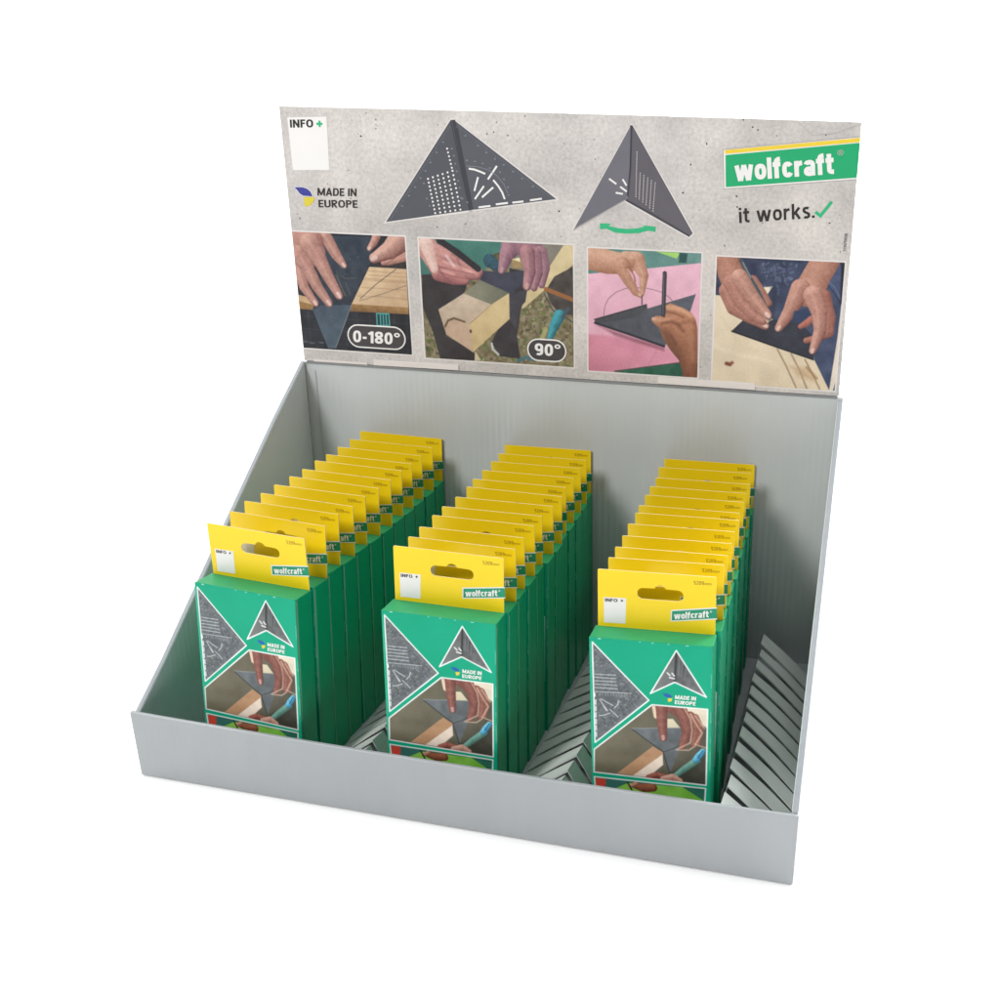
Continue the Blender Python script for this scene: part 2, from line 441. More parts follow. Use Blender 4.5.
# -------------------------------------------------- printed pictures (ink grid)
class Canvas:
    """A picture drawn in millimetres as ink colours on a fine grid."""
    def __init__(self, u0, v0, w, h, step, bg):
        self.u0, self.v0, self.w, self.h, self.step = u0, v0, w, h, step
        self.nx, self.ny = int(round(w / step)) + 1, int(round(h / step)) + 1
        self.X, self.Y = np.meshgrid(u0 + np.linspace(0, w, self.nx), v0 + np.linspace(0, h, self.ny))
        self.C = np.ones((self.ny, self.nx, 3)) * np.array(bg, float)
        self.mask = None

    def win(self, pts, pad):
        p = np.array([q[:2] for q in pts], float)
        i0 = max(0, int((p[:, 0].min() - pad - self.u0) / self.step)); i1 = min(self.nx, int((p[:, 0].max() + pad - self.u0) / self.step) + 2)
        j0 = max(0, int((p[:, 1].min() - pad - self.v0) / self.step)); j1 = min(self.ny, int((p[:, 1].max() + pad - self.v0) / self.step) + 2)
        return slice(j0, max(j0, j1)), slice(i0, max(i0, i1))

    def sd_poly(self, p, X, Y):
        d = np.full(X.shape, 1e9); ins = np.zeros(X.shape, bool)
        n = len(p)
        for i in range(n):
            (ax, ay), (bx, by) = p[i][:2], p[(i + 1) % n][:2]
            ex, ey = bx - ax, by - ay
            t = np.clip(((X - ax) * ex + (Y - ay) * ey) / (ex * ex + ey * ey + 1e-12), 0, 1)
            d = np.minimum(d, np.hypot(X - ax - t * ex, Y - ay - t * ey))
            if ay != by:
                c = ((ay > Y) != (by > Y)) & (X < (bx - ax) * (Y - ay) / (by - ay) + ax)
                ins ^= c
        return np.where(ins, -d, d)

    def clip(self, pts):
        self.mask = None if pts is None else np.clip(0.5 - self.sd_poly(pts, self.X, self.Y) / self.step, 0, 1)

    def blend(self, s, cov, col):
        if self.mask is not None: cov = cov * self.mask[s]
        self.C[s] = self.C[s] * (1 - cov[..., None]) + col * cov[..., None]

    def noise(self, shape, cells, seed):
        g = np.random.default_rng(seed).random((cells[1] + 2, cells[0] + 2))
        y = np.linspace(0, cells[1], shape[0]); x = np.linspace(0, cells[0], shape[1])
        j, i = y.astype(int), x.astype(int); fy, fx = (y - j)[:, None], (x - i)[None]
        fy, fx = fy * fy * (3 - 2 * fy), fx * fx * (3 - 2 * fx)
        a, b, c, d = g[np.ix_(j, i)], g[np.ix_(j, i + 1)], g[np.ix_(j + 1, i)], g[np.ix_(j + 1, i + 1)]
        return (a * (1 - fx) + b * fx) * (1 - fy) + (c * (1 - fx) + d * fx) * fy

    def poly(self, pts, col, soft=None, to=None, along=None, grain=0, cell=1.2, seed=1, alpha=1.0):
        soft = soft or self.step * 1.3
        s = self.win(pts, soft)
        X, Y = self.X[s], self.Y[s]
        if X.size == 0: return
        cov = np.clip(0.5 - self.sd_poly(pts, X, Y) / soft, 0, 1) * alpha
        c = np.ones(X.shape + (3,)) * np.array(col, float)
        if to is not None:
            a, b = along; ex, ey = b[0] - a[0], b[1] - a[1]
            t = np.clip(((X - a[0]) * ex + (Y - a[1]) * ey) / (ex * ex + ey * ey), 0, 1)[..., None]
            c = c * (1 - t) + np.array(to, float) * t
        if grain:
            cells = (max(2, int(X.shape[1] * self.step / cell)), max(2, int(X.shape[0] * self.step / cell)))
            c = c + (self.noise(X.shape, cells, seed) - 0.5)[..., None] * 2 * grain
        self.blend(s, cov, c)

    def stroke(self, pts, w, col, alpha=1.0, soft=None, closed=False):
        soft = soft or self.step * 1.3
        s = self.win(pts, w + soft)
        X, Y = self.X[s], self.Y[s]
        if X.size == 0: return
        d = np.full(X.shape, 1e9)
        q = list(pts) + ([pts[0]] if closed else [])
        for a, b in zip(q[:-1], q[1:]):
            ex, ey = b[0] - a[0], b[1] - a[1]
            t = np.clip(((X - a[0]) * ex + (Y - a[1]) * ey) / (ex * ex + ey * ey + 1e-12), 0, 1)
            d = np.minimum(d, np.hypot(X - a[0] - t * ex, Y - a[1] - t * ey))
        self.blend(s, np.clip(0.5 - (d - w / 2) / soft, 0, 1) * alpha, np.array(col, float))

    def limb(self, pts, k, col, dark, lit=(-0.5, 0.7), edge=0.5, nail=None, grain=9, seed=3):
        """A finger or forearm in the printed picture: tapered, rounded, with a dark rim."""
        pts = [(p[0], p[1], p[2] * k) for p in pts]
        rm = max(p[2] for p in pts); soft = self.step * 1.5
        s = self.win(pts, rm + soft)
        X, Y = self.X[s], self.Y[s]
        if X.size == 0: return
        best = np.full(X.shape, 1e9); ox = np.zeros(X.shape); oy = np.zeros(X.shape); rr = np.ones(X.shape)
        for a, b in zip(pts[:-1], pts[1:]):
            ex, ey = b[0] - a[0], b[1] - a[1]
            t = np.clip(((X - a[0]) * ex + (Y - a[1]) * ey) / (ex * ex + ey * ey + 1e-12), 0, 1)
            dx, dy = X - a[0] - t * ex, Y - a[1] - t * ey
            r = a[2] + (b[2] - a[2]) * t
            g = np.hypot(dx, dy) - r
            m = g < best
            best = np.where(m, g, best); ox = np.where(m, dx / r, ox); oy = np.where(m, dy / r, oy); rr = np.where(m, r, rr)
        q = np.clip(np.hypot(ox, oy), 0, 1)
        sh = 0.5 + 0.58 * (ox * lit[0] + oy * lit[1]) - edge * q ** 4 * 0.55 + 0.14
        sh = np.clip(sh, 0, 1)[..., None]
        c = np.array(dark, float) * (1 - sh) + np.array(col, float) * sh
        cells = (max(2, int(X.shape[1] * self.step / 1.3)), max(2, int(X.shape[0] * self.step / 1.3)))
        c = c + (self.noise(X.shape, cells, seed) - 0.5)[..., None] * 2 * grain
        self.blend(s, np.clip(0.5 - best / soft, 0, 1), c)
        for a, m, b in zip(pts[:-2], pts[1:-1], pts[2:]):       # knuckle creases
            if grain < 3: break
            d = np.array(b[:2]) - np.array(a[:2]); d /= np.linalg.norm(d) + 1e-9; n = np.array([-d[1], d[0]])
            for off in (-0.28, 0.0, 0.24):
                p = np.array(m[:2]) + d * m[2] * off
                self.stroke([tuple(p - n * m[2] * 0.62), tuple(p + d * m[2] * 0.10), tuple(p + n * m[2] * 0.62)], 0.35, dark, 0.34, soft=0.6)
        li = np.array(lit)
        if grain >= 3:                                          # sheen along the lit side
            self.stroke([(p[0] + li[0] * p[2] * 0.42, p[1] + li[1] * p[2] * 0.42) for p in pts], pts[-1][2] * 0.5, np.minimum(255, np.array(col) * 1.10 + 12), 0.30, soft=pts[-1][2] * 0.9)
        if nail is not None:
            a, b = np.array(pts[-2][:2]), np.array(pts[-1][:2])
            d = (b - a) / np.linalg.norm(b - a); r = pts[-1][2]
            self.limb([(*(b - d * r * 0.45), r * 0.45), (*(b + d * r * 0.35), r * 0.42)], 1.0, nail, tuple(np.array(nail) * 0.86), lit, 0.2, None, 0)

    def speckle(self, pts, col, n, r, seed=5, alpha=0.8):
        rg = np.random.default_rng(seed); p = np.array([q[:2] for q in pts])
        lo, hi = p.min(0), p.max(0); k = 0
        for _ in range(n * 4):
            c = lo + rg.random(2) * (hi - lo)
            if self.sd_poly(pts, np.array([[c[0]]]), np.array([[c[1]]]))[0, 0] < -r:
                a = rg.random() * 6.28; L = r * (0.3 + rg.random())
                self.stroke([tuple(c), (c[0] + math.cos(a) * L, c[1] + math.sin(a) * L)], r * (0.5 + rg.random() * 0.7), np.array(col) + (rg.random(3) - 0.5) * 26, alpha)
                k += 1
                if k >= n: break

    def press(self, amount, seed):
        """Halftone grain and the slight spread of ink."""
        p = np.pad(self.C, ((1, 1), (1, 1), (0, 0)), 'edge')
        bl = (p[:-2, 1:-1] + p[2:, 1:-1] + p[1:-1, :-2] + p[1:-1, 2:] + 6 * self.C) / 10
        rg = np.random.default_rng(seed)
        cells = (max(2, int(self.w / 7)), max(2, int(self.h / 7)))
        tone = 1 + 0.06 * (self.noise(self.X.shape, cells, seed) - 0.5)
        g = bl.mean(-1, keepdims=True); bl = g + (bl - g) * 0.90
        self.C = bl * tone[..., None] + rg.normal(0, amount, self.X.shape)[..., None] + rg.normal(0, amount * 0.4, self.C.shape)

    def mesh(self, name, lift):
        """The picture as a fine sheet, colours stored per vertex."""
        nx, ny = self.nx, self.ny
        co = np.stack([self.X * MM, np.full(self.X.shape, -lift * MM), self.Y * MM], -1).reshape(-1, 3)
        i = np.arange(nx * ny).reshape(ny, nx)
        quads = np.stack([i[:-1, :-1], i[:-1, 1:], i[1:, 1:], i[1:, :-1]], -1).reshape(-1, 4)
        me = bpy.data.meshes.new(name)
        me.vertices.add(len(co)); me.vertices.foreach_set('co', co.astype(np.float32).ravel())
        me.loops.add(quads.size); me.loops.foreach_set('vertex_index', quads.astype(np.int32).ravel())
        me.polygons.add(len(quads)); me.polygons.foreach_set('loop_start', np.arange(0, quads.size, 4, dtype=np.int32))
        me.update(calc_edges=True)
        c = np.clip(self.C, 0, 255) / 255
        c = np.where(c <= 0.04045, c / 12.92, ((c + 0.055) / 1.055) ** 2.4) * PRINT_K
        at = me.attributes.new('ink', 'FLOAT_COLOR', 'POINT')
        at.data.foreach_set('color', np.concatenate([c.reshape(-1, 3), np.ones((nx * ny, 1))], 1).astype(np.float32).ravel())
        return me


# ============================================================ the setting
def build_sweep():
    prof = [(-3.0, 0.0), (1.6, 0.0)]
    for i in range(1, 17):
        a = math.pi / 2 * i / 16
        prof.append((1.6 + 1.0 * math.sin(a), 1.0 - 1.0 * math.cos(a)))
    prof.append((2.6, 4.0))
    s = Shape()
    for (y0, z0), (y1, z1) in zip(prof[:-1], prof[1:]):
        s.face([(-4, y0, z0), (4.5, y0, z0), (4.5, y1, z1), (-4, y1, z1)], 'sweep')
    o = s.build('ground', smooth=True)
    tag(o, 'seamless white studio sweep under and behind the grey display box', 'backdrop', kind='structure')


build_sweep()

# ======================================================== the display box
W, FH, BH = 0.400, 0.0451, 0.2127
DL, DR = 0.2142, 0.2314            # the back stands slightly askew
TW = 0.0036
Z0 = 0.0006

box = empty('display_box', (0, 0, 0))
tag(box, 'grey cardboard counter display box with tall printed header card', 'display box')

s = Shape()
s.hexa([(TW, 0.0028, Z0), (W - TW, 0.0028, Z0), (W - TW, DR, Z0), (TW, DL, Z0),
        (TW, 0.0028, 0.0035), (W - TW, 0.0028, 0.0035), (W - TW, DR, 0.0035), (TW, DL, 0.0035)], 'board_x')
s.build('base', box)

s = Shape()
n = 24                                           # front panel, very slightly bowed between its corners
for i in range(n):
    a, b = i / n, (i + 1) / n
    def px(t, z): return (-0.0010 * z / FH) * (1 - t) + (W + 0.0004 * z / FH) * t
    def py(t, z): return -0.0006 * math.sin(math.pi * t) * z / FH
    def tz(t): return FH - 0.0014 * math.sin(math.pi * t) ** 0.8
    FT = 0.0026
    c = [(px(a, 0), py(a, 0), Z0), (px(b, 0), py(b, 0), Z0), (px(b, 0), FT, Z0), (px(a, 0), FT, Z0),
         (px(a, FH), py(a, FH), tz(a)), (px(b, FH), py(b, FH), tz(b)), (px(b, FH), FT + py(b, FH), tz(b)), (px(a, FH), FT + py(a, FH), tz(a))]
    k = len(s.v); s.v += c
    fs = [(4, 5, 6, 7), (0, 1, 5, 4), (2, 3, 7, 6), (3, 2, 1, 0)]
    if i == 0: fs.append((3, 0, 4, 7))
    if i == n - 1: fs.append((1, 2, 6, 5))
    for f in fs: s.f.append([k + j for j in f]); s.mi.append(s.slot('board_x'))
fp = s.build('front_panel', box)
bm = bmesh.new(); bm.from_mesh(fp.data); bmesh.ops.remove_doubles(bm, verts=bm.verts, dist=1e-6)
eds = [e for e in bm.edges if len(e.link_faces) == 2 and e.calc_face_angle(0) > 0.6]
bmesh.ops.bevel(bm, geom=eds, offset=0.0009, segments=3, affect='EDGES', profile=0.5)
bm.to_mesh(fp.data); bm.free()
fp.data.polygons.foreach_set('use_smooth', [False] * len(fp.data.polygons))


def side_wall(x0, x1, top, yb):
    """Folded side wall with a sloping top edge, bowing slightly."""
    sh = Shape()
    ring = [(0.0028, Z0), (yb - 0.0002, Z0)] + top[::-1]
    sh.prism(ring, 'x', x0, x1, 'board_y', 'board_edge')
    return sh.build('side_wall', box, bevel=0.0009, segs=3)


side_wall(0.0, TW, [(0.0028, 0.0435), (0.030, 0.0640), (0.0524, 0.0828), (0.100, 0.1222), (0.150, 0.1634), (0.1698, 0.1797), (DL - 0.0002, 0.2135)], DL)
side_wall(W - TW, W, [(0.0028, 0.0452), (0.060, 0.0850), (0.125, 0.1325), (0.190, 0.1800), (DR - 0.0002, 0.2110)], DR)

s = Shape()                                      # back wall
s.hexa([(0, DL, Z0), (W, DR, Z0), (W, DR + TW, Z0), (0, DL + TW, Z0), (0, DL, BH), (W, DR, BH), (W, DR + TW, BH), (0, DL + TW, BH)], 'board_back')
s.build('back_wall', box, bevel=0.0006)

# glue flap of the side wall folded on to the back wall
s = Shape()
s.hexa([(TW + 0.0001, DL - 0.0004, 0.0036), (0.0135, DL, 0.0036), (0.0135, DL + 0.0001, 0.0036), (TW + 0.0001, DL + 0.0001, 0.0036),
        (TW + 0.0001, DL - 0.0004, 0.209), (0.0112, DL, 0.206), (0.0112, DL + 0.0001, 0.206), (TW + 0.0001, DL + 0.0001, 0.209)], 'board_back')
s.build('glue_flap', box)

# ------------------------------------------------------------- header card
A = Vector((0.0030, DL, BH + 0.0010)); B = Vector((W - 0.0030, DR, BH + 0.0010)); T = Vector((0.0030, DL - 0.00247, BH + 0.1791))
U = (B - A).normalized(); V = (T - A).normalized(); Nn = U.cross(V); V = Nn.cross(U)
HW, HH = 394.4, 179.0
frame = Matrix((U, -Nn, V)).transposed().to_4x4(); frame.translation = A
s = Shape()
edge = [(0, 0)] + [(HW, 0)] + [(HW, HH)] + [(HW * (1 - i / 12), HH + 0.5 * math.sin(math.pi * i / 12)) for i in range(1, 12)] + [(0, HH)]
s.prism([(u * MM, v * MM) for u, v in edge], 'y', 0.0, 0.0030, 'concrete', 'hinge')
for q in [(69.9,172.1),(47.2,138.2),(7.5,104.0),(56.1,162.5),(58.2,161.1)] + [(372.7,170.8),(379.2,116.1),(311.1,98.5),(318.3,124.0),(317.6,130.8),(329.5,172.6),(326.0,174.2),(296.7,163.0),(319.7,178.6)] + [(174.8,177.0),(153.0,166.4),(148.3,165.1),(155.2,172.7),(130.4,105.2),(162.6,164.4),(168.8,161.1),(109.7,102.3),(197.3,116.4)] + [(221.8,163.7),(296.7,163.2),(286.5,149.8),(201.1,160.5),(282.0,131.7)] + [(69.5,166.3),(69.7,168.9)]:            # bigger pores of the printed concrete
    r0, r1 = (0.35 + 0.4 * RNG.random()) * MM, (0.3 + 0.6 * RNG.random()) * MM
    s.face([(q[0] * MM + r0 * math.cos(2 * math.pi * k / 7), -0.00005, q[1] * MM + r1 * math.sin(2 * math.pi * k / 7)) for k in range(7)], 'slate_line')
card = s.build('header_card', box)
card.matrix_local = frame


def on_card(o):
    return o


# white hinge tabs and the folded lip under the card
for q, w in (([(55.3,4.3),(120.8,4.4),(120.7,0.3),(55.0,-0.2)], 0.5), ([(267.8,5.2),(336.3,5.4),(336.5,0.4),(267.9,0.4)], 0.5)):
    s = Shape()
    s.prism([(p[0] * MM, p[1] * MM) for p in q], 'y', -0.0007, -0.0001, 'hinge')
    s.build('hinge_tab', card, bevel=0.0002, segs=1)
s = Shape()
s.prism([(8 * MM, -0.2 * MM), (50 * MM, -0.2 * MM), (50 * MM, 1.6 * MM), (8 * MM, 1.6 * MM)], 'y', -0.0005, -0.0001, 'hinge')
s.build('hinge_tab', card)
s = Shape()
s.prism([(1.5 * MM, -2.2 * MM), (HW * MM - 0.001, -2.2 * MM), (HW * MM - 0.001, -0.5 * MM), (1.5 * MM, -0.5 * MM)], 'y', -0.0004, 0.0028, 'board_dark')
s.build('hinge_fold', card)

# --------------------------------------------------- the four printed photographs
PH = {}


def photo(name, quad, bg):
    us = [q[0] for q in quad]; vs = [q[1] for q in quad]
    u0, u1 = (us[0] + us[3]) / 2, (us[1] + us[2]) / 2
    v1, v0 = (vs[0] + vs[1]) / 2, (vs[2] + vs[3]) / 2
    return Canvas(u0, v0, u1 - u0, v1 - v0, 0.31, bg)


# photo one: two hands sliding the folding square along a board
c = photo('one', [(1.1,93.6),(85.8,95.3),(84.9,9.9),(-0.1,9.6)], (40, 43, 51))
K = 0.105
full = [(c.u0, c.v0), (c.u0 + c.w, c.v0), (c.u0 + c.w, c.v0 + c.h), (c.u0, c.v0 + c.h)]
c.poly(full, (42, 46, 56), grain=9, cell=6, seed=2, to=(30, 30, 36), along=((c.u0, c.v0 + c.h), (c.u0 + c.w, c.v0)))
for i in range(9):
    x = c.u0 + 6 + i * 9.5
    c.stroke([(x, c.v0), (x + 1.5, c.v0 + c.h)], 0.35, (84, 92, 108), 0.35)
    y = c.v0 + 5 + i * 9.5
    c.stroke([(c.u0, y), (c.u0 + c.w, y - 1.5)], 0.35, (84, 92, 108), 0.35)
c.poly([(-0.3,49.3),(13.1,46.9),(13.5,39.7),(-0.1,41.6)], (196, 160, 118), grain=8)
c.poly([(-0.3,44.6),(12.1,42.2),(11.7,38.6),(0.2,38.8)], (150, 112, 62), grain=8)
wood = [(57.3,72.2),(85.2,71.9),(85.0,43.8),(41.3,44.3)]
c.poly(wood, (214, 184, 146), to=(196, 160, 122), along=(wood[0], wood[2]), grain=7, cell=4)
c.poly([(41.3,44.7),(85.0,44.3),(84.9,39.4),(39.6,39.1)], (160, 120, 70), to=(128, 92, 52), along=([(61.5,44.4)][0], [(61.1,38.8)][0]), grain=10, cell=2)
for a in ([(55.5,69.3),(69.8,68.8),(84.5,68.9)], [(53.5,64.0),(68.3,63.4),(84.6,63.0)], [(52.3,62.9),(67.2,62.2),(84.6,62.2)], [(50.2,57.0),(62.5,57.1),(84.2,56.7)], [(47.0,50.7),(64.2,51.2),(84.3,50.2)], [(56.3,66.3),(84.3,66.2)]):
    c.stroke(a, 0.45, (150, 112, 80), 0.6, soft=0.8)
c.stroke([(48.5,48.8),(61.7,60.1),(77.3,71.4)], 0.6, (96, 80, 74), 0.85)
c.stroke([(47.8,47.2),(64.3,52.7),(84.5,60.3)], 0.5, (110, 92, 82), 0.75)
tool = [(24.6,92.6),(60.1,93.7),(59.8,76.5),(56.3,72.3),(41.1,44.3),(26.1,11.0),(20.0,10.6),(10.6,38.5),(20.4,65.6)]
c.poly(tool, (50, 60, 74), grain=9, cell=5, seed=4, to=(44, 50, 62), along=(tool[0], tool[5]))
low = [(10.6,38.5),(18.1,42.5),(41.3,43.8),(26.1,11.0),(20.0,10.6)]
c.poly(low, (66, 80, 96), grain=7, cell=4, seed=8, to=(74, 92, 106), along=(low[0], low[3]))
c.stroke([(41.3,43.8),(26.1,11.2)], 0.7, (132, 140, 146), 0.7)
for a in ([(31.9,68.1),(34.6,56.2),(37.3,50.2)], [(38.1,59.9),(41.2,51.4)], [(34.3,65.3),(38.4,62.9),(46.5,63.6)], [(31.1,65.1),(37.3,50.2)]):
    c.stroke(a, 0.4, (140, 128, 96), 0.6)
for i in range(14):
    q = [(30.5,82.0),(54.0,83.1),(47.4,54.8),(31.4,68.1)]
    p = mid(mid(q[0], q[1], RNG.random()), mid(q[3], q[2], RNG.random()), RNG.random())
    c.stroke([p, (p[0] + RNG.random() * 2, p[1] - 0.6)], 0.35, (112, 124, 140), 0.5)
SK, SD, NL = (214, 164, 148), (112, 66, 60), (228, 192, 182)
c.limb([(26.1,91.7,46),(32.9,79.2,38),(38.0,72.2,22)], K, SK, SD, nail=NL)
c.limb([(0.3,90.6,110),(10.8,88.1,125),(14.8,80.3,95)], K, (200, 146, 132), (140, 86, 80))
c.limb([(-1.0,78.6,80),(2.6,71.7,60),(5.7,54.7,36),(13.3,43.6,25)], K, SK, SD, nail=NL)
c.limb([(4.3,77.8,70),(9.5,70.1,48),(15.7,56.2,42),(23.9,44.2,29)], K, SK, SD, nail=NL)
c.limb([(13.8,86.2,80),(19.7,75.6,54),(25.5,62.8,42),(32.3,50.2,30)], K, SK, SD, nail=NL)
for a in ([(5.8,81.9),(9.2,73.1)], [(15.0,82.3),(17.7,77.0)], [(1.2,83.7),(4.2,76.8)]):
    c.stroke(a, 2.2, (170, 110, 100), 0.45, soft=2.5)
c.limb([(64.3,93.8,30),(62.1,89.4,26),(58.4,85.1,18)], K, SK, SD, nail=NL)
c.limb([(85.2,79.1,48),(76.7,76.8,40),(68.7,75.4,24)], K, (206, 154, 136), SD)
c.limb([(84.1,94.2,90),(74.1,85.0,62),(61.2,78.3,34)], K, (222, 174, 156), SD, nail=NL)
c.stroke([(68.5,73.7),(74.6,77.6),(85.3,88.4)], 0.8, (128, 78, 68), 0.6, soft=1.2)
c.poly([(61.7,73.4),(72.2,73.9),(85.6,77.5),(85.3,72.3),(63.7,72.5)], (52, 44, 42), soft=1)
for a in ([(1.0,14.4),(4.3,14.3)], [(5.9,13.7),(9.2,13.6)], [(13.7,14.5),(16.7,14.2)]):
    c.stroke(a, 0.9, (110, 120, 135), 0.6)
ic = [(60.2,38.7),(69.5,38.9),(69.6,30.3),(59.9,29.9)]
c.poly(ic, (28, 58, 66)); c.stroke(ic, 0.9, (70, 170, 165), closed=True)
for i in (0.3, 0.53, 0.76):
    c.stroke([mid(ic[0], ic[1], i), mid(ic[3], ic[2], i)], 0.9, (70, 170, 165))
PH[0] = c

# photo two: marking a beam held between the knees
c = photo('two', [(96.1,94.1),(207.0,93.8),(206.5,7.5),(95.4,8.9)], (120, 110, 84))
K = 0.123
full = [(c.u0, c.v0), (c.u0 + c.w, c.v0), (c.u0 + c.w, c.v0 + c.h), (c.u0, c.v0 + c.h)]
c.poly(full, (128, 116, 86), grain=26, cell=2.4, seed=21)
c.speckle(full, (92, 108, 52), 330, 1.8, 6, 0.7); c.speckle(full, (176, 160, 126), 210, 1.3, 7, 0.7); c.speckle(full, (72, 62, 48), 160, 1.5, 8, 0.6)
c.poly([(95.5,94.7),(159.8,94.6),(156.5,85.7),(146.9,77.0),(128.9,63.0),(95.1,67.9)], (66, 122, 110), grain=7, cell=7, to=(52, 98, 92), along=(full[3], full[0]))
c.poly([(156.2,95.0),(207.6,95.0),(207.5,83.4),(187.4,73.1),(158.0,76.4)], (128, 122, 110), grain=6, cell=6)
c.poly([(147.2,84.1),(158.4,88.7),(157.9,72.8),(148.1,74.1)], (96, 86, 54), grain=22, cell=1.5)
c.poly([(200.4,94.1),(207.6,93.8),(207.1,81.1),(170.6,48.3),(167.1,49.4),(173.7,62.9),(187.4,74.9)], (216, 196, 150), grain=6, cell=4, to=(196, 172, 124), along=(full[2], full[1]))
c.poly([(187.2,62.4),(193.5,72.2),(207.5,79.9),(207.2,45.5),(196.8,46.2),(190.7,53.1)], (74, 66, 62), grain=12, cell=4)
c.stroke([(187.2,63.0),(206.7,56.5)], 3.0, (156, 98, 52)); c.stroke([(185.9,60.0),(191.9,48.3),(206.5,40.7)], 0.9, (60, 60, 66), 0.8)
c.poly([(96.4,68.6),(112.9,70.0),(130.2,64.3),(125.9,53.2),(107.7,43.7),(112.5,25.4),(132.5,15.3),(133.5,8.4),(107.0,8.0),(101.8,29.7),(95.6,45.5)], (52, 46, 48), grain=8, cell=5, seed=31)
c.poly([(161.1,76.5),(172.7,74.7),(173.7,61.7),(169.0,48.3),(165.3,28.5),(167.4,11.9),(152.2,12.8),(146.2,22.4),(151.6,32.6),(160.7,40.5)], (56, 50, 54), grain=9, cell=5, seed=32)
blk = [(107.5,44.3),(127.1,56.9),(147.4,50.1),(131.5,36.4),(132.1,14.5),(112.5,26.6)]
c.poly(blk, (200, 180, 158), grain=7, cell=3, seed=33, to=(182, 154, 128), along=(blk[1], blk[4]))
rt = [(146.9,50.1),(160.2,58.9),(160.2,40.5),(132.1,14.5),(130.4,35.1)]
c.poly(rt, (216, 190, 140), grain=6, cell=4, to=(200, 172, 122), along=(rt[1], rt[3]))
tp = [(139.7,66.9),(160.5,58.9),(147.2,50.0),(126.6,56.9)]
c.poly(tp, (140, 136, 114), grain=5, cell=4, to=(104, 106, 90), along=(tp[3], tp[1]))
c.poly([(112.5,26.6),(112.0,32.8),(117.6,38.3),(126.7,36.1),(130.5,28.9),(132.1,14.5)], (196, 164, 138), grain=5, cell=3)
c.stroke([(111.9,32.2),(114.3,36.6),(118.9,38.6),(126.7,36.4)], 1.6, (104, 78, 58), 0.9)
c.stroke([(130.9,30.2),(131.0,29.4)], 1.8, (92, 64, 44)); c.stroke([(147.2,50.0),(130.4,35.1)], 0.5, (150, 120, 90), 0.6)
c.poly([(138.1,73.6),(157.9,73.4),(172.7,74.1),(172.8,68.8),(162.4,58.1),(160.2,58.9),(139.7,66.9)], (60, 62, 78), grain=6, cell=4)
c.poly([(160.6,58.7),(173.7,61.7),(172.2,53.3),(167.1,48.2),(164.8,33.4),(160.4,39.9)], (64, 62, 70), grain=6, cell=4)
c.limb([(147.1,80.6,40),(151.9,77.3,30)], K, (50, 92, 110), (36, 60, 74))
P2, PD = (214, 148, 140), (116, 66, 70)
c.limb([(97.9,92.5,70),(103.7,84.5,66),(109.4,75.2,60)], K, (222, 170, 158), (150, 96, 92))
c.limb([(107.4,83.4,60),(119.7,80.5,52),(138.1,72.4,30)], K, (218, 158, 148), PD)
c.limb([(108.2,75.2,56),(119.2,70.9,48),(137.3,70.0,26)], K, P2, PD)
c.limb([(109.1,69.8,44),(120.3,66.8,36),(129.0,65.7,22)], K, (200, 130, 124), PD)
for a in ([(108.8,75.2),(120.6,72.8),(135.5,70.5)], [(109.2,71.0),(119.1,68.5),(130.4,67.3)]):
    c.stroke(a, 0.9, (134, 76, 78), 0.7, soft=1.2)
for a in ([(120.5,84.1),(129.6,79.2),(137.5,73.6)], [(107.0,76.9),(112.8,68.2),(117.7,64.3)], [(123.5,80.6),(125.7,74.8)]):
    c.stroke(a, 1.3, (128, 70, 72), 0.6, soft=1.8)
for a in ([(113.4,78.4),(123.3,75.9),(133.1,72.2)], [(126.2,84.3),(134.6,79.4),(138.8,74.9)], [(111.8,72.4),(120.5,70.0)]):
    c.stroke(a, 1.3, (242, 196, 184), 0.6, soft=2.2)
c.limb([(100.9,90.2,45),(103.5,82.1,34),(106.1,72.7,24)], K, (238, 206, 194), (190, 140, 130))
c.stroke([(111.0,93.0),(123.7,85.4),(138.2,74.8)], 4.6, (44, 40, 46)); c.stroke([(115.5,82.6),(120.7,75.8)], 1.8, (232, 196, 196), 0.8, soft=1.5)
Q2, QD = (182, 134, 146), (98, 62, 78)
c.limb([(163.5,93.0,62),(159.3,84.7,42),(155.5,74.5,22)], K, Q2, QD, nail=(196, 150, 156))
c.poly([(163.1,82.5),(169.3,84.0),(171.0,77.0),(163.0,76.0)], (160, 132, 88), grain=8); c.poly([(163.1,82.5),(168.7,83.9),(169.2,81.0)], (232, 218, 176))
c.limb([(174.4,92.3,74),(179.7,86.8,66),(181.5,82.2,50)], K, (170, 122, 136), QD)
c.limb([(184.0,88.1,38),(186.9,77.8,28),(184.2,65.8,20)], K, Q2, QD)
c.limb([(179.7,86.8,40),(181.5,74.0,30),(178.6,63.4,20)], K, (188, 134, 140), QD)
c.limb([(174.3,87.7,44),(175.9,74.9,34),(173.5,64.1,24)], K, (196, 140, 142), QD, nail=(206, 160, 150))
c.limb([(196.8,45.0,34),(192.9,37.5,28),(189.7,28.5,17)], K, (64, 168, 182), (24, 84, 98))
c.stroke([(203.0,50.1),(199.2,43.9)], 2.4, (60, 84, 100))
c.stroke([(182.2,24.6),(186.7,34.7)], 3, (176, 172, 112), 0.8)
c.stroke([(146.4,21.8),(147.0,17.5),(151.0,14.2)], 1.6, (196, 196, 196)); c.stroke([(166.1,10.5),(172.5,13.4),(176.2,11.8)], 2.6, (60, 110, 130), 0.8)
c.poly([(133.8,15.4),(138.0,8.7),(132.9,8.4)], (200, 184, 150))
PH[1] = c

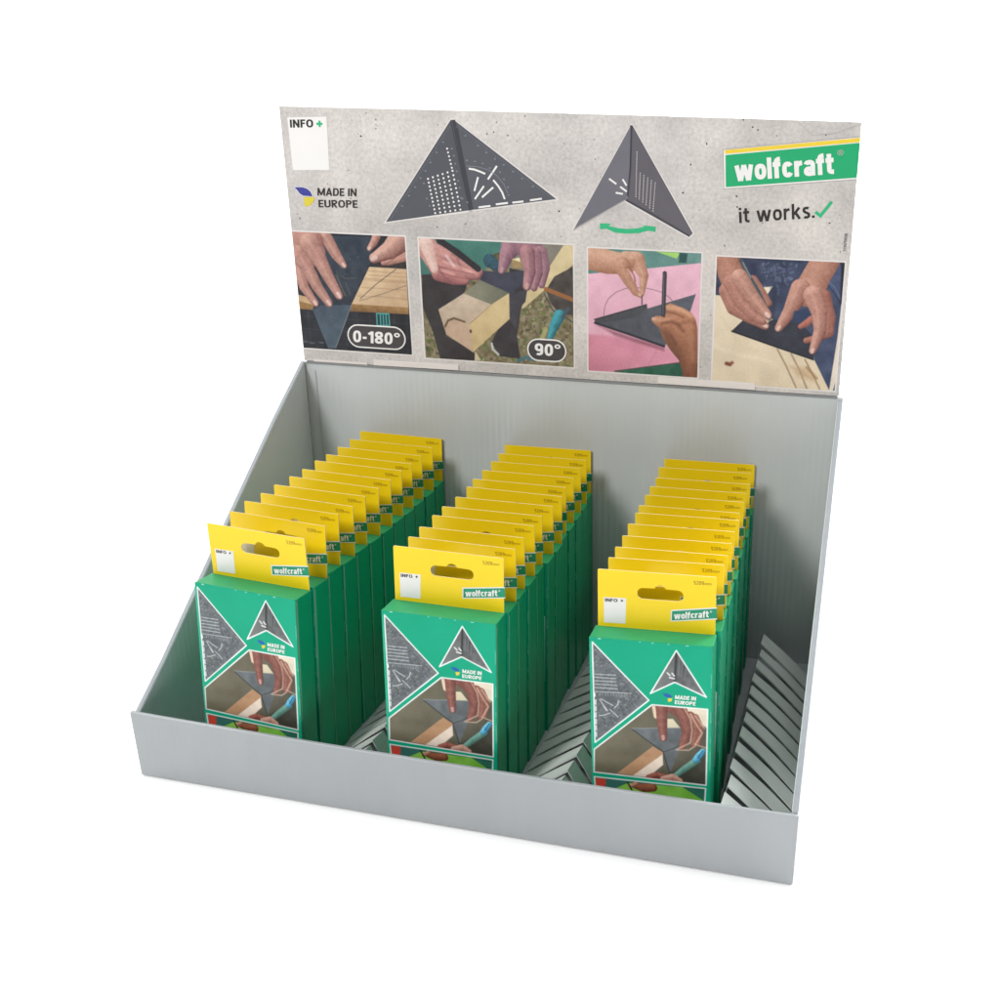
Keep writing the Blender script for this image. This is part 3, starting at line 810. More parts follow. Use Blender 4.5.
# photo three: drawing an arc on a pink sheet
c = photo('three', [(217.7,93.3),(295.9,92.1),(295.4,6.6),(217.4,6.5)], (226, 170, 190))
K = 0.098
full = [(c.u0, c.v0), (c.u0 + c.w, c.v0), (c.u0 + c.w, c.v0 + c.h), (c.u0, c.v0 + c.h)]
c.poly(full, (232, 180, 200), grain=4, cell=9, seed=41, to=(222, 158, 178), along=(full[3], full[0]))
c.poly([(216.7,94.2),(296.3,94.0),(295.7,86.3),(258.8,80.8),(217.1,75.1)], (78, 132, 122), grain=8, cell=5, to=(104, 146, 140), along=(full[3], full[2]))
c.poly([(264.3,92.6),(281.1,92.4),(278.9,88.4)], (166, 214, 104)); c.poly([(280.7,92.4),(286.4,92.2),(285.6,85.8),(280.4,85.8)], (44, 82, 78), soft=1)
c.poly([(216.5,32.8),(231.6,32.7),(261.6,29.0),(273.6,25.8),(283.7,15.9),(236.8,7.3),(216.4,5.9)], (206, 124, 146), grain=8, cell=10, seed=44, soft=2, to=(222, 142, 166), along=(full[0], [(273.6,24.3)][0]))
c.poly([(235.7,6.7),(255.9,11.1),(283.2,16.4),(296.6,16.7),(296.9,5.6)], (44, 112, 82), grain=8, cell=3, to=(30, 84, 64), along=(full[0], full[1]))
c.stroke([(236.8,7.3),(283.2,16.5)], 1.0, (60, 66, 64), 0.8)
c.stroke([(228.5,46.7),(229.3,53.4),(232.0,58.9),(237.4,63.6),(244.3,66.5),(256.0,67.6),(262.9,66.6),(269.3,65.1),(274.7,61.7),(276.7,59.4)], 0.45, (120, 92, 108), 0.9)
c.stroke([(260.9,13.4),(266.2,23.8)], 1.0, (204, 130, 150), 0.7, soft=1.4)
c.poly([(222.0,41.1),(225.5,38.9),(271.6,26.2),(271.6,24.2),(236.6,33.0)], (128, 66, 84), soft=2.2, alpha=0.7)
tl = [(222.0,43.6),(258.7,56.0),(259.4,53.3),(292.8,65.1),(289.3,53.0),(271.6,27.0),(222.5,40.6)]
c.poly(tl, (76, 78, 86), grain=8, cell=4, seed=46, to=(88, 92, 104), along=(tl[0], tl[3]))
c.poly([(222.0,43.6),(258.7,56.0),(259.4,53.9),(251.4,46.8),(224.5,40.7)], (70, 70, 76), grain=5, cell=4, alpha=0.8)
c.stroke([(222.3,41.2),(246.6,34.6),(271.6,27.4)], 1.6, (46, 44, 54)); c.stroke([(222.0,43.5),(258.7,55.9)], 1.0, (58, 56, 62))
S3, D3 = (218, 172, 146), (150, 92, 70)
c.limb([(215.7,87.5,92),(231.4,83.9,84),(244.1,83.1,70)], K, (212, 166, 140), (164, 110, 84), lit=(-0.1, 0.8))
c.limb([(244.1,86.0,60),(251.4,86.3,58),(256.4,75.9,34),(255.9,67.4,22),(255.7,63.1,14)], K, S3, D3, nail=(226, 180, 160))
c.limb([(241.2,82.0,60),(245.7,72.7,42),(250.7,64.3,26),(254.4,62.3,18)], K, (208, 158, 132), D3, nail=(226, 186, 166))
c.poly([(245.6,79.9),(248.6,77.1),(250.9,73.4),(249.6,71.4),(247.3,76.6)], (226, 172, 188), soft=0.7)
c.stroke([(244.2,80.7),(246.1,81.3),(249.6,75.8),(250.6,72.0)], 0.9, (132, 80, 62), 0.8, soft=1)
c.stroke([(255.4,62.1),(255.5,56.0)], 0.7, (60, 50, 54))
S4, D4 = (186, 126, 92), (92, 50, 34)
c.stroke([(271.0,78.2),(270.8,63.4),(270.5,47.8)], 2.9, (60, 56, 64)); c.stroke([(270.4,77.7),(270.3,49.8)], 0.6, (116, 112, 120), 0.8)
fist = [(272.1,56.1),(275.3,58.0),(279.7,56.5),(284.1,55.2),(290.5,51.9),(293.2,47.7),(294.6,41.4),(295.9,5.6),(285.8,4.9),(284.6,11.9),(282.2,18.3),(276.6,24.5),(272.5,30.2),(269.9,35.0),(268.3,39.9),(264.3,43.1),(262.3,45.4),(262.8,47.2),(265.7,48.7),(269.1,48.5),(271.7,47.9),(272.6,51.9)]
c.poly(fist, (196, 136, 102), soft=0.8, grain=9, cell=1.4, seed=47, to=(136, 80, 54), along=(fist[1], [(287.9,9.1)][0]))
c.clip(fist)
c.poly([(267.3,40.8),(275.2,40.3),(280.3,32.7),(285.6,19.0),(288.0,5.1),(281.1,4.6),(271.5,28.1)], (104, 58, 40), soft=6, alpha=0.6)
c.stroke([(270.2,43.9),(276.1,45.2),(281.0,43.5),(285.1,38.9)], 1.6, (98, 52, 36), 0.75, soft=2.4)
c.stroke([(273.0,51.9),(278.9,51.2),(284.8,48.6)], 1.2, (112, 62, 44), 0.65, soft=2)
c.stroke([(281.0,43.5),(288.8,45.9),(293.7,45.2)], 1.4, (116, 66, 46), 0.5, soft=3)
c.stroke([(273.4,54.8),(278.8,54.9),(284.2,53.3),(289.6,50.4)], 2.2, (230, 176, 142), 0.65, soft=2.4)
c.stroke([(265.7,46.4),(270.2,45.7),(275.1,46.9)], 2.0, (222, 166, 132), 0.6, soft=2)
c.stroke([(287.9,41.0),(291.1,33.3),(292.0,19.4)], 5.0, (188, 128, 94), 0.5, soft=6)
c.stroke([(276.3,35.4),(280.4,28.7)], 1.0, (92, 50, 36), 0.5, soft=1.6)
c.stroke([(294.1,45.3),(295.9,7.6)], 3.0, (108, 62, 44), 0.5, soft=4)
c.limb([(264.5,46.1,12),(263.3,46.3,10)], K, (226, 182, 158), (190, 140, 116), grain=2)
c.clip(None)
c.stroke([(271.5,49.8),(270.6,42.9)], 2.4, (60, 56, 64), 0.0)
PH[2] = c

# photo four: scribing on a pale board, a person in denim behind
c = photo('four', [(306.4,92.0),(393.5,90.2),(388.6,3.0),(306.1,4.2)], (58, 68, 98))
K = 0.109
full = [(c.u0, c.v0), (c.u0 + c.w, c.v0), (c.u0 + c.w, c.v0 + c.h), (c.u0, c.v0 + c.h)]
c.poly(full, (54, 60, 84), grain=11, cell=5, seed=51, to=(62, 74, 106), along=(full[3], full[1]))
c.speckle([(334.4,90.1),(363.1,89.8),(354.0,66.4),(335.4,70.9)], (104, 116, 146), 60, 1.6, 9, 0.4)
c.poly([(382.1,89.2),(389.3,89.5),(389.2,65.1),(378.8,76.3)], (70, 82, 116), grain=9, cell=3); c.stroke([(378.7,78.4),(384.4,72.3),(390.3,64.1)], 0.8, (40, 44, 66), 0.8); c.stroke([(379.6,79.5),(385.8,74.5),(390.7,66.2)], 0.5, (126, 138, 172), 0.6)
c.poly([(388.7,90.5),(394.5,90.3),(395.2,62.2),(390.4,63.5)], (36, 38, 50), soft=1)
tbl = [(305.8,65.2),(324.9,64.9),(346.3,50.7),(375.1,39.2),(375.6,24.7),(387.7,3.1),(305.4,3.0)]
c.poly(tbl, (232, 214, 186), grain=5, cell=10, seed=53, to=(218, 198, 166), along=(full[3], full[1]))
c.poly([(390.9,63.5),(395.8,62.2),(395.0,31.5),(389.8,2.5),(387.3,2.9),(390.1,40.1)], (226, 210, 190), grain=5)
for a in ([(350.2,30.4),(356.9,19.0),(364.7,4.1)], [(359.8,27.7),(365.8,17.3),(372.2,3.7)], [(369.4,24.3),(375.2,14.6),(381.2,3.4)]):
    c.stroke(a, 0.8, (126, 96, 72), 0.85, soft=0.9)
c.poly([(359.1,19.2),(370.0,18.8),(378.1,12.5),(376.2,9.0),(366.1,11.7)], (184, 148, 108), soft=4, alpha=0.6, grain=14, cell=1.5); c.stroke([(371.1,18.8),(378.2,11.4)], 1.6, (150, 108, 72), 0.7, soft=1.5)
c.stroke([(311.3,49.9),(326.6,29.5),(336.6,27.9)], 2.0, (214, 194, 160), 0.5, soft=3); c.stroke([(307.7,29.5),(323.5,24.8),(345.7,21.7)], 2.0, (238, 224, 200), 0.5, soft=3)
c.stroke([(315.8,18.0),(318.3,17.5)], 2.6, (128, 70, 48), soft=1); c.stroke([(319.5,19.1),(320.0,18.7)], 1.8, (142, 84, 60), soft=1)
c.poly([(338.0,72.1),(344.8,73.0),(340.8,66.6)], (228, 216, 190))
c.poly([(318.5,41.2),(325.7,48.9),(341.0,47.1),(346.3,50.7),(365.9,48.6),(376.3,38.1),(375.3,24.5),(347.3,32.4)], (44, 46, 58), grain=6, cell=5, seed=55, to=(52, 54, 68), along=(full[0], full[1]))
c.stroke([(318.5,40.9),(347.3,32.4),(375.1,24.5)], 1.0, (26, 26, 34)); c.stroke([(344.1,50.6),(346.6,62.8),(345.1,71.4)], 3.0, (38, 42, 60), 0.7, soft=3)
S5, D5, N5 = (212, 158, 138), (120, 70, 60), (232, 196, 184)
c.limb([(312.9,91.2,80),(316.0,80.7,82),(318.0,73.2,70)], K, (196, 140, 118), (136, 82, 68))
c.limb([(330.8,76.0,36),(337.7,67.7,30),(342.4,61.5,22)], K, (190, 132, 116), D5)
c.stroke([(322.4,89.5),(328.5,79.1),(335.5,68.7),(340.4,59.2)], 2.6, (70, 82, 88)); c.stroke([(323.8,88.0),(329.6,78.1)], 0.7, (150, 160, 160), 0.8)
c.limb([(313.3,68.6,46),(318.7,56.9,42),(329.9,50.9,34),(341.1,46.0,25)], K, (196, 138, 120), D5, nail=N5)
c.limb([(316.9,74.2,52),(324.6,60.5,42),(333.1,52.2,34),(339.3,48.7,22)], K, (204, 146, 128), D5)
c.limb([(322.1,77.7,54),(329.6,67.3,46),(336.6,59.0,40),(342.4,53.3,27)], K, (218, 166, 146), D5, nail=N5)
c.limb([(378.7,92.2,85),(373.2,81.3,86),(368.6,70.4,92)], K, (204, 150, 128), (138, 86, 70), lit=(-0.2, 0.6))
c.limb([(363.2,72.3,62),(357.2,56.8,44),(353.3,50.0,34),(350.2,44.8,24)], K, S5, D5, nail=N5)
c.poly([(359.9,57.0),(369.4,59.7),(372.4,54.4),(372.3,48.9),(364.8,48.5),(359.2,51.5)], (44, 60, 94), soft=1.5)
c.limb([(378.4,67.7,50),(383.1,53.9,44),(383.6,44.1,36),(375.1,39.2,22),(369.3,37.5,18)], K, (188, 122, 104), D5)
c.limb([(372.0,52.2,24),(368.0,48.7,22),(364.9,46.9,16)], K, (196, 116, 100), D5)
c.limb([(372.0,68.5,62),(376.9,56.8,48),(378.1,44.9,38),(374.1,30.5,22)], K, (218, 164, 146), D5, nail=N5)
PH[3] = c

for i in range(4):
    c = PH[i]
    c.press(5.0, 90 + i)
    me = c.mesh('printed_photo', 0.20)
    me.materials.append(M['photo'])
    o = link(bpy.data.objects.new('printed_photo', me), card)
    tag(o, ['printed photograph of two hands holding a folding square on a board', 'printed photograph of hands marking a square beam outdoors',
            'printed photograph of hands drawing an arc on pink card', 'printed photograph of hands scribing a pale board before denim'][i])
    f = Flat(0.10)
    e = 1.1
    f.poly([(max(0.2, c.u0 - e), c.v0 - e), (min(HW - 0.2, c.u0 + c.w + e), c.v0 - e), (min(HW - 0.2, c.u0 + c.w + e), c.v0 + c.h + e), (max(0.2, c.u0 - e), c.v0 + c.h + e)], 'frame_ink')
    f.build('photo_border', card)

# ------------------------------------------------------------ header graphics
def angle_label(text, lr, tb, bl, br, tl):
    f = Flat(0.30)
    cx = ((lr[0][0] + lr[1][0]) / 2, (tb[0][1] + tb[1][1]) / 2)
    w = abs(lr[1][0] - lr[0][0]); h = abs(tb[0][1] - tb[1][1])
    f.pill(cx, w, h, 'white_ink'); f.lay(); f.pill(cx, w - 2.0, h - 2.0, 'label_ink'); f.lay()
    f.text(text, bl, br, tl, 'white_ink', 0.19)
    f.build('angle_label', card)


angle_label('0-180°', [(36.2,20.8),(81.3,20.8)], [(59.3,29.9),(58.0,12.5)], *[(40.3,16.5),(76.5,16.4),(41.0,25.3)])
angle_label('90°', [(172.6,18.4),(201.6,19.4)], [(187.2,27.6),(186.9,11.0)], *[(178.2,15.4),(197.1,15.4),(178.4,24.1)])

f = Flat(0.12)                                    # INFO + card (its code is left out)
f.poly([(5.3,171.9),(34.3,173.1),(33.0,137.9),(5.7,137.0)], 'white_ink'); f.lay()
f.text('INFO', *[(6.8,165.2),(24.0,165.8),(7.0,170.5)], 'black_ink', 0.2)
q = [(26.5,168.2),(30.8,168.4),(28.9,170.4),(28.7,166.2)]
f.line([q[0], q[1]], 1.5, 'tick_green'); f.lay(0.02); f.line([q[2], q[3]], 1.5, 'tick_green')
f.build('info_card', card)

f = Flat(0.12)                                    # leaf emblem and origin line
f.poly([(5.2,125.8),(11.9,125.7),(15.5,125.0),(17.6,123.2),(18.9,120.8),(19.3,119.2),(11.5,119.4),(8.7,120.8),(7.1,123.3)], 'white_ink'); f.lay()
f.poly([(5.7,125.4),(11.7,125.5),(15.0,124.7),(17.2,123.0),(18.9,119.5),(11.8,119.7),(9.1,121.1),(7.6,123.3)], 'blue_ink')
f.poly([(12.2,118.9),(20.2,119.1),(19.0,116.0),(16.7,113.7),(14.2,112.5),(12.0,112.5)], 'sun_ink')
f.text('MADE IN', *[(22.4,120.2),(51.7,120.8),(22.9,125.5)], 'black_ink', 0.18)
f.text('EUROPE', *[(22.6,112.2),(51.9,112.9),(22.8,117.4)], 'black_ink', 0.18)
f.build('origin_mark', card)

f = Flat(0.12)                                    # brand badge
f.poly([(307.3,160.1),(394.5,170.5),(394.4,143.9),(308.9,134.9)], 'faint_ink'); f.lay()
f.poly([(307.9,159.7),(394.5,170.0),(394.2,144.4),(309.3,135.4)], 'white_ink'); f.lay()
f.poly([(308.6,159.6),(394.5,169.6),(394.4,167.1),(309.0,157.2)], 'logo_yellow')
f.poly([(309.2,156.5),(394.5,166.6),(394.2,145.3),(310.3,136.4)], 'logo_green'); f.lay()
f.text('wolfcraft', *[(316.3,140.3),(379.9,147.1),(314.8,153.5)], 'white_ink', 0.215, 0.05)
f.text('®', *[(380.9,158.3),(385.0,158.8),(380.4,161.8)], 'faint_ink', 0.1)
f.build('brand_badge', card)

f = Flat(0.12)                                    # slogan and tick
f.text('it works.', *[(320.2,113.6),(369.3,119.1),(319.3,123.4)], 'black_ink', 0.165, 0.1)
f.line([(369.5,122.9),(372.9,120.4),(379.6,129.7)], 2.1, 'tick_green')
f.build('slogan', card)

f = Flat(0.12)                                    # the small code on the right edge
f.text('5114/5008', *[(391.1,98.4),(391.3,109.8),(389.2,98.4)], 'black_ink', 0.14)
f.build('edge_code', card)

f = Flat(0.10)
f.line([(354.5,178.1),(364.1,170.4),(376.9,171.5),(393.9,177.7)], 0.35, 'faint_ink')
f.build('hairline', card)
# flat folding square
f = Flat(0.12)
f.poly([(70.5,103.0),(123.1,174.5),(124.9,174.6),(197.1,124.7),(196.5,123.5),(136.6,114.0),(135.7,115.4),(134.1,115.1),(133.0,113.1)], 'frame_ink'); f.lay()
f.poly([(123.0,173.6),(127.5,171.5),(136.7,115.2),(133.3,114.3)], 'slate_line'); f.lay(0.03)
f.poly([(72.2,104.1),(123.3,173.4),(124.5,171.9),(133.3,114.5)], 'slate')
f.poly([(125.3,173.5),(195.6,124.4),(136.7,115.0),(127.7,170.3)], 'slate_right'); f.lay()
f.line([(123.3,172.9),(133.8,114.9)], 0.7, 'slate_line'); f.line([(127.2,169.6),(136.2,115.7)], 0.6, 'slate_line')
f.line([(124.3,172.7),(126.5,172.6)], 1.6, 'slate_line')
a = [(105.0,134.5),(122.9,140.4),(108.9,111.7),(127.3,114.8)]
for i in range(6):
    for j in range(10):
        f.disc(mid(mid(a[0], a[1], i / 5), mid(a[2], a[3], i / 5), j / 9), 0.72, 'white_ink', 8)
a = [(119.8,154.8),(122.5,142.4)]
for j in range(6): f.disc(mid(a[0], a[1], j / 5), 0.68, 'white_ink', 8)
for q in ([(134.5,142.2),(138.5,141.8),(142.6,140.5),(146.1,139.2)], [(154.5,144.6),(147.8,135.6)], [(140.9,136.9),(137.9,127.6)], [(144.8,131.1),(138.0,122.2)], [(151.4,130.5),(143.2,123.6)], [(151.6,135.4),(155.0,131.5),(157.7,127.4),(159.3,123.0)],
          [(140.4,116.8),(149.0,118.1)], [(152.9,119.3),(161.5,120.6)], [(164.7,120.9),(172.5,122.0)], [(177.1,122.9),(185.5,124.3)]):
    f.line(q, 1.25, 'white_ink')
f.lay(0.02)
f.line([(132.8,143.9),(140.5,143.7),(148.0,142.1),(154.2,138.3),(159.1,132.8),(161.7,127.0)], 0.5, 'slate_mark')
for q in [(117.2,158.9),(112.2,152.1),(107.4,145.3),(103.5,139.7),(99.6,134.8),(95.4,128.7),(90.5,122.7),(85.1,115.6),(123.1,154.9),(124.4,150.3),(125.2,145.2),(126.0,140.2),(126.7,134.0),(127.5,129.3),(128.2,122.7),(129.2,122.2),(103.4,121.2),(105.2,116.4),(101.8,131.4),(133.1,163.5),(141.7,157.4),(147.4,153.2),(153.3,149.1),(159.3,145.5),(165.7,141.3),(171.9,137.0),(179.3,132.1),(133.5,147.5),(139.1,147.1),(144.6,145.9),(149.6,143.1),(156.6,140.7),(159.2,136.1),(161.9,131.0),(162.1,125.8),(132.5,119.9)]:
    f.disc(q, 0.8, 'slate_mark', 6, 0.6)
for q, n in (([(74.7,105.4),(121.8,169.2)], 46), ([(127.9,170.1),(193.1,125.0)], 50)):
    dx, dy = q[1][0] - q[0][0], q[1][1] - q[0][1]; L = math.hypot(dx, dy)
    sx, sy = dy / L, -dx / L
    if q[1][1] > q[0][1]: pass
    else: sx, sy = -abs(sx), -abs(sy)
    for k in range(n):
        p = mid(q[0], q[1], k / (n - 1)); e = 1.9 if k % 5 == 0 else 1.1
        f.line([p, (p[0] + sx * e, p[1] + sy * e)], 0.26, 'slate_mark')
f.build('square_picture', card)

# half folded square and the swing arrow
f = Flat(0.12)
f.poly([(246.5,174.2),(247.9,173.5),(290.5,105.5),(287.1,102.2),(242.7,124.3),(206.0,103.1)], 'frame_ink'); f.lay()
f.poly([(246.5,173.3),(247.5,173.1),(246.4,145.9),(244.2,126.9),(242.8,125.4),(207.1,104.0)], 'slate_mid')
f.poly([(247.5,173.1),(289.4,105.7),(286.9,103.2),(243.0,125.2),(244.4,127.1),(246.4,145.9)], 'slate_deep'); f.lay()
f.line([(246.9,172.3),(246.4,145.9),(244.8,127.9)], 1.2, 'slate_line'); f.line([(243.4,125.8),(264.2,115.9),(287.1,103.8)], 1.0, 'slate_line')
f.line([(207.5,104.6),(242.6,125.2)], 0.9, 'faint_ink')
f.poly([(245.7,173.0),(247.7,173.1),(247.6,170.9),(246.2,171.4)], 'slate_line')
for q in ([(232.0,139.0),(237.0,135.7)], [(241.2,139.0),(243.9,135.0)], [(239.6,134.1),(244.1,131.1)], [(236.6,130.1),(241.5,129.5)]):
    f.line(q, 1.2, 'white_ink')
for (a, b, n) in (*[(q[0], q[1], k) for q, k in (([(250.7,156.5),(250.3,128.2)], 20), ([(253.1,143.2),(252.6,126.8)], 13), ([(255.6,141.9),(255.0,124.9)], 13), ([(258.2,140.3),(257.3,123.1)], 13), ([(260.7,138.7),(259.8,121.2)], 13), ([(263.3,137.3),(262.1,119.3)], 13))],):
    for j in range(n): f.disc(mid(a, b, j / (n - 1)), 0.38, 'frame_ink', 6)
f.build('folded_square_picture', card)

f = Flat(0.12)
f.poly([(225.6,109.6),(233.6,109.8),(231.9,108.0),(238.6,106.9),(244.8,106.7),(251.0,107.3),(256.3,108.6),(254.6,109.5),(264.1,109.0),(264.1,105.4),(259.4,106.2),(253.1,104.3),(244.8,103.5),(236.5,103.8),(230.1,106.2),(225.9,105.6)], 'tick_green')
f.build('swing_arrow', card)

# ============================================================ slotted inserts
def insert(label, xl, xa, xr, za, zf=0.0038, y0=0.0075, n=12, pitch=0.0164, width=0.0136, back=1.0, curl=0.015):
    s = Shape()
    th = 0.0011
    for j in range(n):
        ya = y0 + j * pitch; yb = ya + (width if j < n - 1 else 0.0185)
        drop = 0.0022 + 0.0005 * RNG.random(); zj = za * (1 - (1 - back) * j / (n - 1)); dz = (RNG.random() - 0.5) * 0.0010; dx = (RNG.random() - 0.5) * 0.0014
        tw = (RNG.random() - 0.5) * 0.0012
        for xe, sg in ((xl, -1), (xr, 1)):
            ns = 6; L = abs(xe - xa); pts = []
            for q in range(ns + 1):
                u = q / ns
                bow = curl * L * math.sin(math.pi * u) * (1 if L > 0.012 else 0)
                x = (xa + dx) + (xe - xa - dx) * u
                pts.append((x, zj + dz + (zf - zj - dz) * u + bow))
            for q in range(ns):
                (x0, z0), (x1, z1) = pts[q], pts[q + 1]
                d0, d1 = drop * (1 - q / ns) + tw * q / ns * 0.3, drop * (1 - (q + 1) / ns) + tw * (q + 1) / ns * 0.3
                o1 = [(x1, ya, z1), (x0, ya, z0), (x0, yb, z0 - d0), (x1, yb, z1 - d1)]
                inn = [(x, y, z - th) for x, y, z in o1]
                k = len(s.v); s.v += inn + o1
                for f in ((3, 2, 1, 0), (4, 5, 6, 7), (0, 1, 5, 4), (2, 3, 7, 6)) + (((3, 0, 4, 7),) if q == ns - 1 else ()):
                    s.f.append([k + t for t in f]); s.mi.append(s.slot('insert'))
    o = s.build('slotted_insert', bevel=0.0)
    return tag(o, label, 'card insert', 'slotted ridge inserts beside the rows')


insert('grey slotted card ridge in the gap between the left and middle rows', 0.1085, 0.1440, 0.1575, 0.0350, back=0.72)
insert('grey slotted card ridge in the gap between the middle and right rows', 0.2295, 0.2660, 0.2825, 0.0350, back=0.62)
insert('pale slotted card ridge between the right row and the right side wall', 0.3515, 0.3585, 0.3960, 0.0400, curl=0.035)

# ============================================================ the cartons
PW, PD_, PH_ = 67.45, 15.56, 122.67
TH, IL, IR = 32.9, 1.4, 0.8


def front_canvas():
    c = Canvas(0.35, 0.3, PW - 0.7, PH_ - 0.6, 0.27, (8, 168, 128))
    full = [(0.35, 0.3), (PW - 0.35, 0.3), (PW - 0.35, PH_ - 0.3), (0.35, PH_ - 0.3)]
    c.poly(full, (8, 168, 130), grain=3, cell=14, seed=60)
    k = 0.0855
    tri = [(1.86,119.81),(32.84,87.67),(2.27,58.32)]
    c.poly(tri, (100, 106, 110), grain=11, cell=1.6, seed=61)
    c.speckle(tri, (142, 148, 152), 130, 0.8, 12, 0.55)
    c.speckle(tri, (70, 75, 80), 60, 1.0, 13, 0.5)
    for i, y in enumerate((716, 738, 758, 780, 803)):
        q = [[(2.85,100.72),(14.82,101.10)], [(2.81,98.68),(14.97,99.09)], [(2.86,96.65),(15.13,97.07)], [(2.92,94.61),(15.46,94.97)], [(2.97,92.47),(15.79,92.87)]][i]
        for j in range(18):
            a, b = mid(q[0], q[1], j / 18), mid(q[0], q[1], (j + 0.5) / 18)
            c.stroke([a, b], 0.48, (206, 211, 213), 0.85)
    q = [(3.02,90.03),(23.53,90.92)]
    for j in range(26): c.stroke([mid(q[0], q[1], j / 26), mid(q[0], q[1], (j + 0.6) / 26)], 0.5, (200, 204, 206), 0.8)
    for j in range(12):
        a = mid(q[0], q[1], 0.12 + j * 0.075); c.stroke([(a[0], a[1] - 1.0), (a[0] + 0.3, a[1] - 2.2)], 0.35, (176, 182, 186), 0.7)
    for q in ([(5.46,85.52),(9.15,78.80)], [(6.19,85.89),(12.80,82.44)], [(7.75,81.62),(9.69,79.06)], [(10.97,79.98),(15.60,75.72)], [(16.07,85.82),(15.51,83.40),(13.50,80.83)], [(4.75,75.37),(7.66,75.97),(10.94,77.61)]):
        c.stroke(q, 0.52, (214, 219, 220), 0.92)
    q = [(3.02,85.27),(3.15,61.19)]
    for j in range(6): c.stroke([mid(q[0], q[1], (j + 0.1) / 6), mid(q[0], q[1], (j + 0.72) / 6)], 1.0, (208, 212, 214))
    c.stroke([(2.28,89.17),(2.61,87.24)], 1.1, (236, 238, 238))
    for q, n in (([(3.82,115.42),(30.62,88.32)], 40), ([(30.61,85.98),(3.98,61.54)], 34)):
        dx, dy = q[1][0] - q[0][0], q[1][1] - q[0][1]; L = math.hypot(dx, dy); nx_, ny_ = dy / L, -dx / L
        for j in range(n):
            p = mid(q[0], q[1], j / (n - 1)); e = 1.7 if j % 5 == 0 else 0.9
            c.stroke([p, (p[0] + nx_ * e, p[1] + ny_ * e)], 0.24, (168, 174, 178), 0.6)
            if j % 5 == 0: c.stroke([(p[0] + nx_ * 2.6, p[1] + ny_ * 2.6), (p[0] + nx_ * 3.1, p[1] + ny_ * 3.1)], 0.5, (172, 178, 182), 0.5)
    ctr = [(4.94,86.45)][0]
    for j in range(13):
        t_ = R(-8 - j * 6.5)
        c.stroke([(ctr[0] + 11.2 * math.cos(t_), ctr[1] + 11.2 * math.sin(t_)), (ctr[0] + 12.4 * math.cos(t_), ctr[1] + 12.4 * math.sin(t_))], 0.26, (176, 182, 186), 0.6)
    c.stroke(tri, 0.82, (240, 242, 240), closed=True)
    arr = [(47.84,118.88),(64.36,92.72),(47.07,100.02),(33.73,91.94)]
    c.poly([(47.84,118.88),(47.07,100.02),(33.73,91.94)], (122, 126, 126), grain=9, cell=3, seed=63, to=(104, 106, 106), along=(arr[3], arr[0]))
    c.poly([(47.84,118.88),(64.36,92.72),(47.07,100.02)], (92, 94, 95), grain=13, cell=2.5, seed=64, to=(124, 128, 130), along=(arr[2], arr[1]))
    c.stroke([(47.85,118.03),(47.07,100.40)], 1.1, (52, 54, 56), 0.9, soft=0.6)
    for q in ([(49.60,114.90),(49.14,104.42)], [(51.18,111.27),(50.71,103.62)], [(52.93,108.59),(52.54,102.37)]):
        c.stroke(q, 0.6, (128, 134, 136), 0.6)
    for q in ([(42.95,105.26),(44.44,103.78)], [(45.56,105.22),(46.88,103.73)], [(44.27,102.52),(46.89,102.10)]):
        c.stroke(q, 0.75, (232, 234, 234))
    c.stroke(arr, 0.82, (240, 242, 240), closed=True)
    # emblem
    c.poly([(40.43,92.76),(43.25,92.85),(44.83,92.24),(45.89,90.80),(42.99,90.31),(41.49,91.13)], (36, 92, 178)); c.poly([(43.17,89.94),(45.89,90.22),(45.37,88.42),(43.61,87.66)], (240, 206, 60))
    # photograph of a hand sliding the square along a beam
    ph = [(34.60,85.17),(65.16,85.52),(64.93,38.39),(1.38,39.40),(1.74,53.96)]
    c.poly(ph, (120, 114, 92), grain=7, cell=5, seed=66, to=(84, 80, 68), along=(ph[4], ph[2]))
    c.clip(ph)
    c.poly([(44.46,43.66),(64.84,58.09),(64.93,38.39),(51.68,38.83)], (66, 66, 56), soft=2, grain=6, cell=4)
    c.poly([(51.35,86.12),(65.16,85.52),(65.14,73.93),(56.67,79.86)], (226, 214, 190), grain=8, cell=3)
    c.poly([(14.66,40.14),(35.01,59.51),(41.02,56.38),(40.84,55.16),(23.62,39.77)], (186, 142, 104), grain=7, cell=3, seed=68)
    c.poly([(23.62,39.77),(40.49,55.12),(40.85,48.51),(32.26,39.67)], (238, 218, 200), grain=5, cell=3)
    c.poly([(22.74,69.34),(51.44,72.84),(49.59,57.35),(44.46,43.66),(40.84,56.86),(30.09,64.16)], (86, 94, 98), grain=10, cell=3, seed=69, to=(108, 114, 118), along=(ph[2], ph[0]))
    c.stroke([(22.74,69.34),(40.84,56.76),(44.46,43.66)], 0.6, (52, 56, 60), 0.9); c.stroke([(22.74,69.34),(51.44,72.84)], 0.5, (150, 156, 160), 0.7)
    c.stroke([(40.84,56.56),(47.97,60.17),(51.50,64.54)], 0.5, (60, 64, 68), 0.8)
    c.poly([(43.02,77.44),(46.12,77.77),(50.12,72.79),(43.04,71.93)], (220, 208, 176), soft=0.6)
    H1, H2 = (166, 106, 92), (84, 44, 40)
    c.poly([(34.43,84.57),(36.38,84.77),(38.33,75.96),(35.66,77.64)], (232, 204, 178), soft=0.6)
    c.limb([(44.32,87.34,64),(47.85,84.79,56),(49.62,82.05,40)], k, (158, 102, 88), (108, 62, 56))
    c.limb([(39.91,85.92,40),(40.10,76.15,34),(40.83,65.35,25)], k, H1, H2, lit=(-0.3, 0.3), nail=(206, 160, 152))
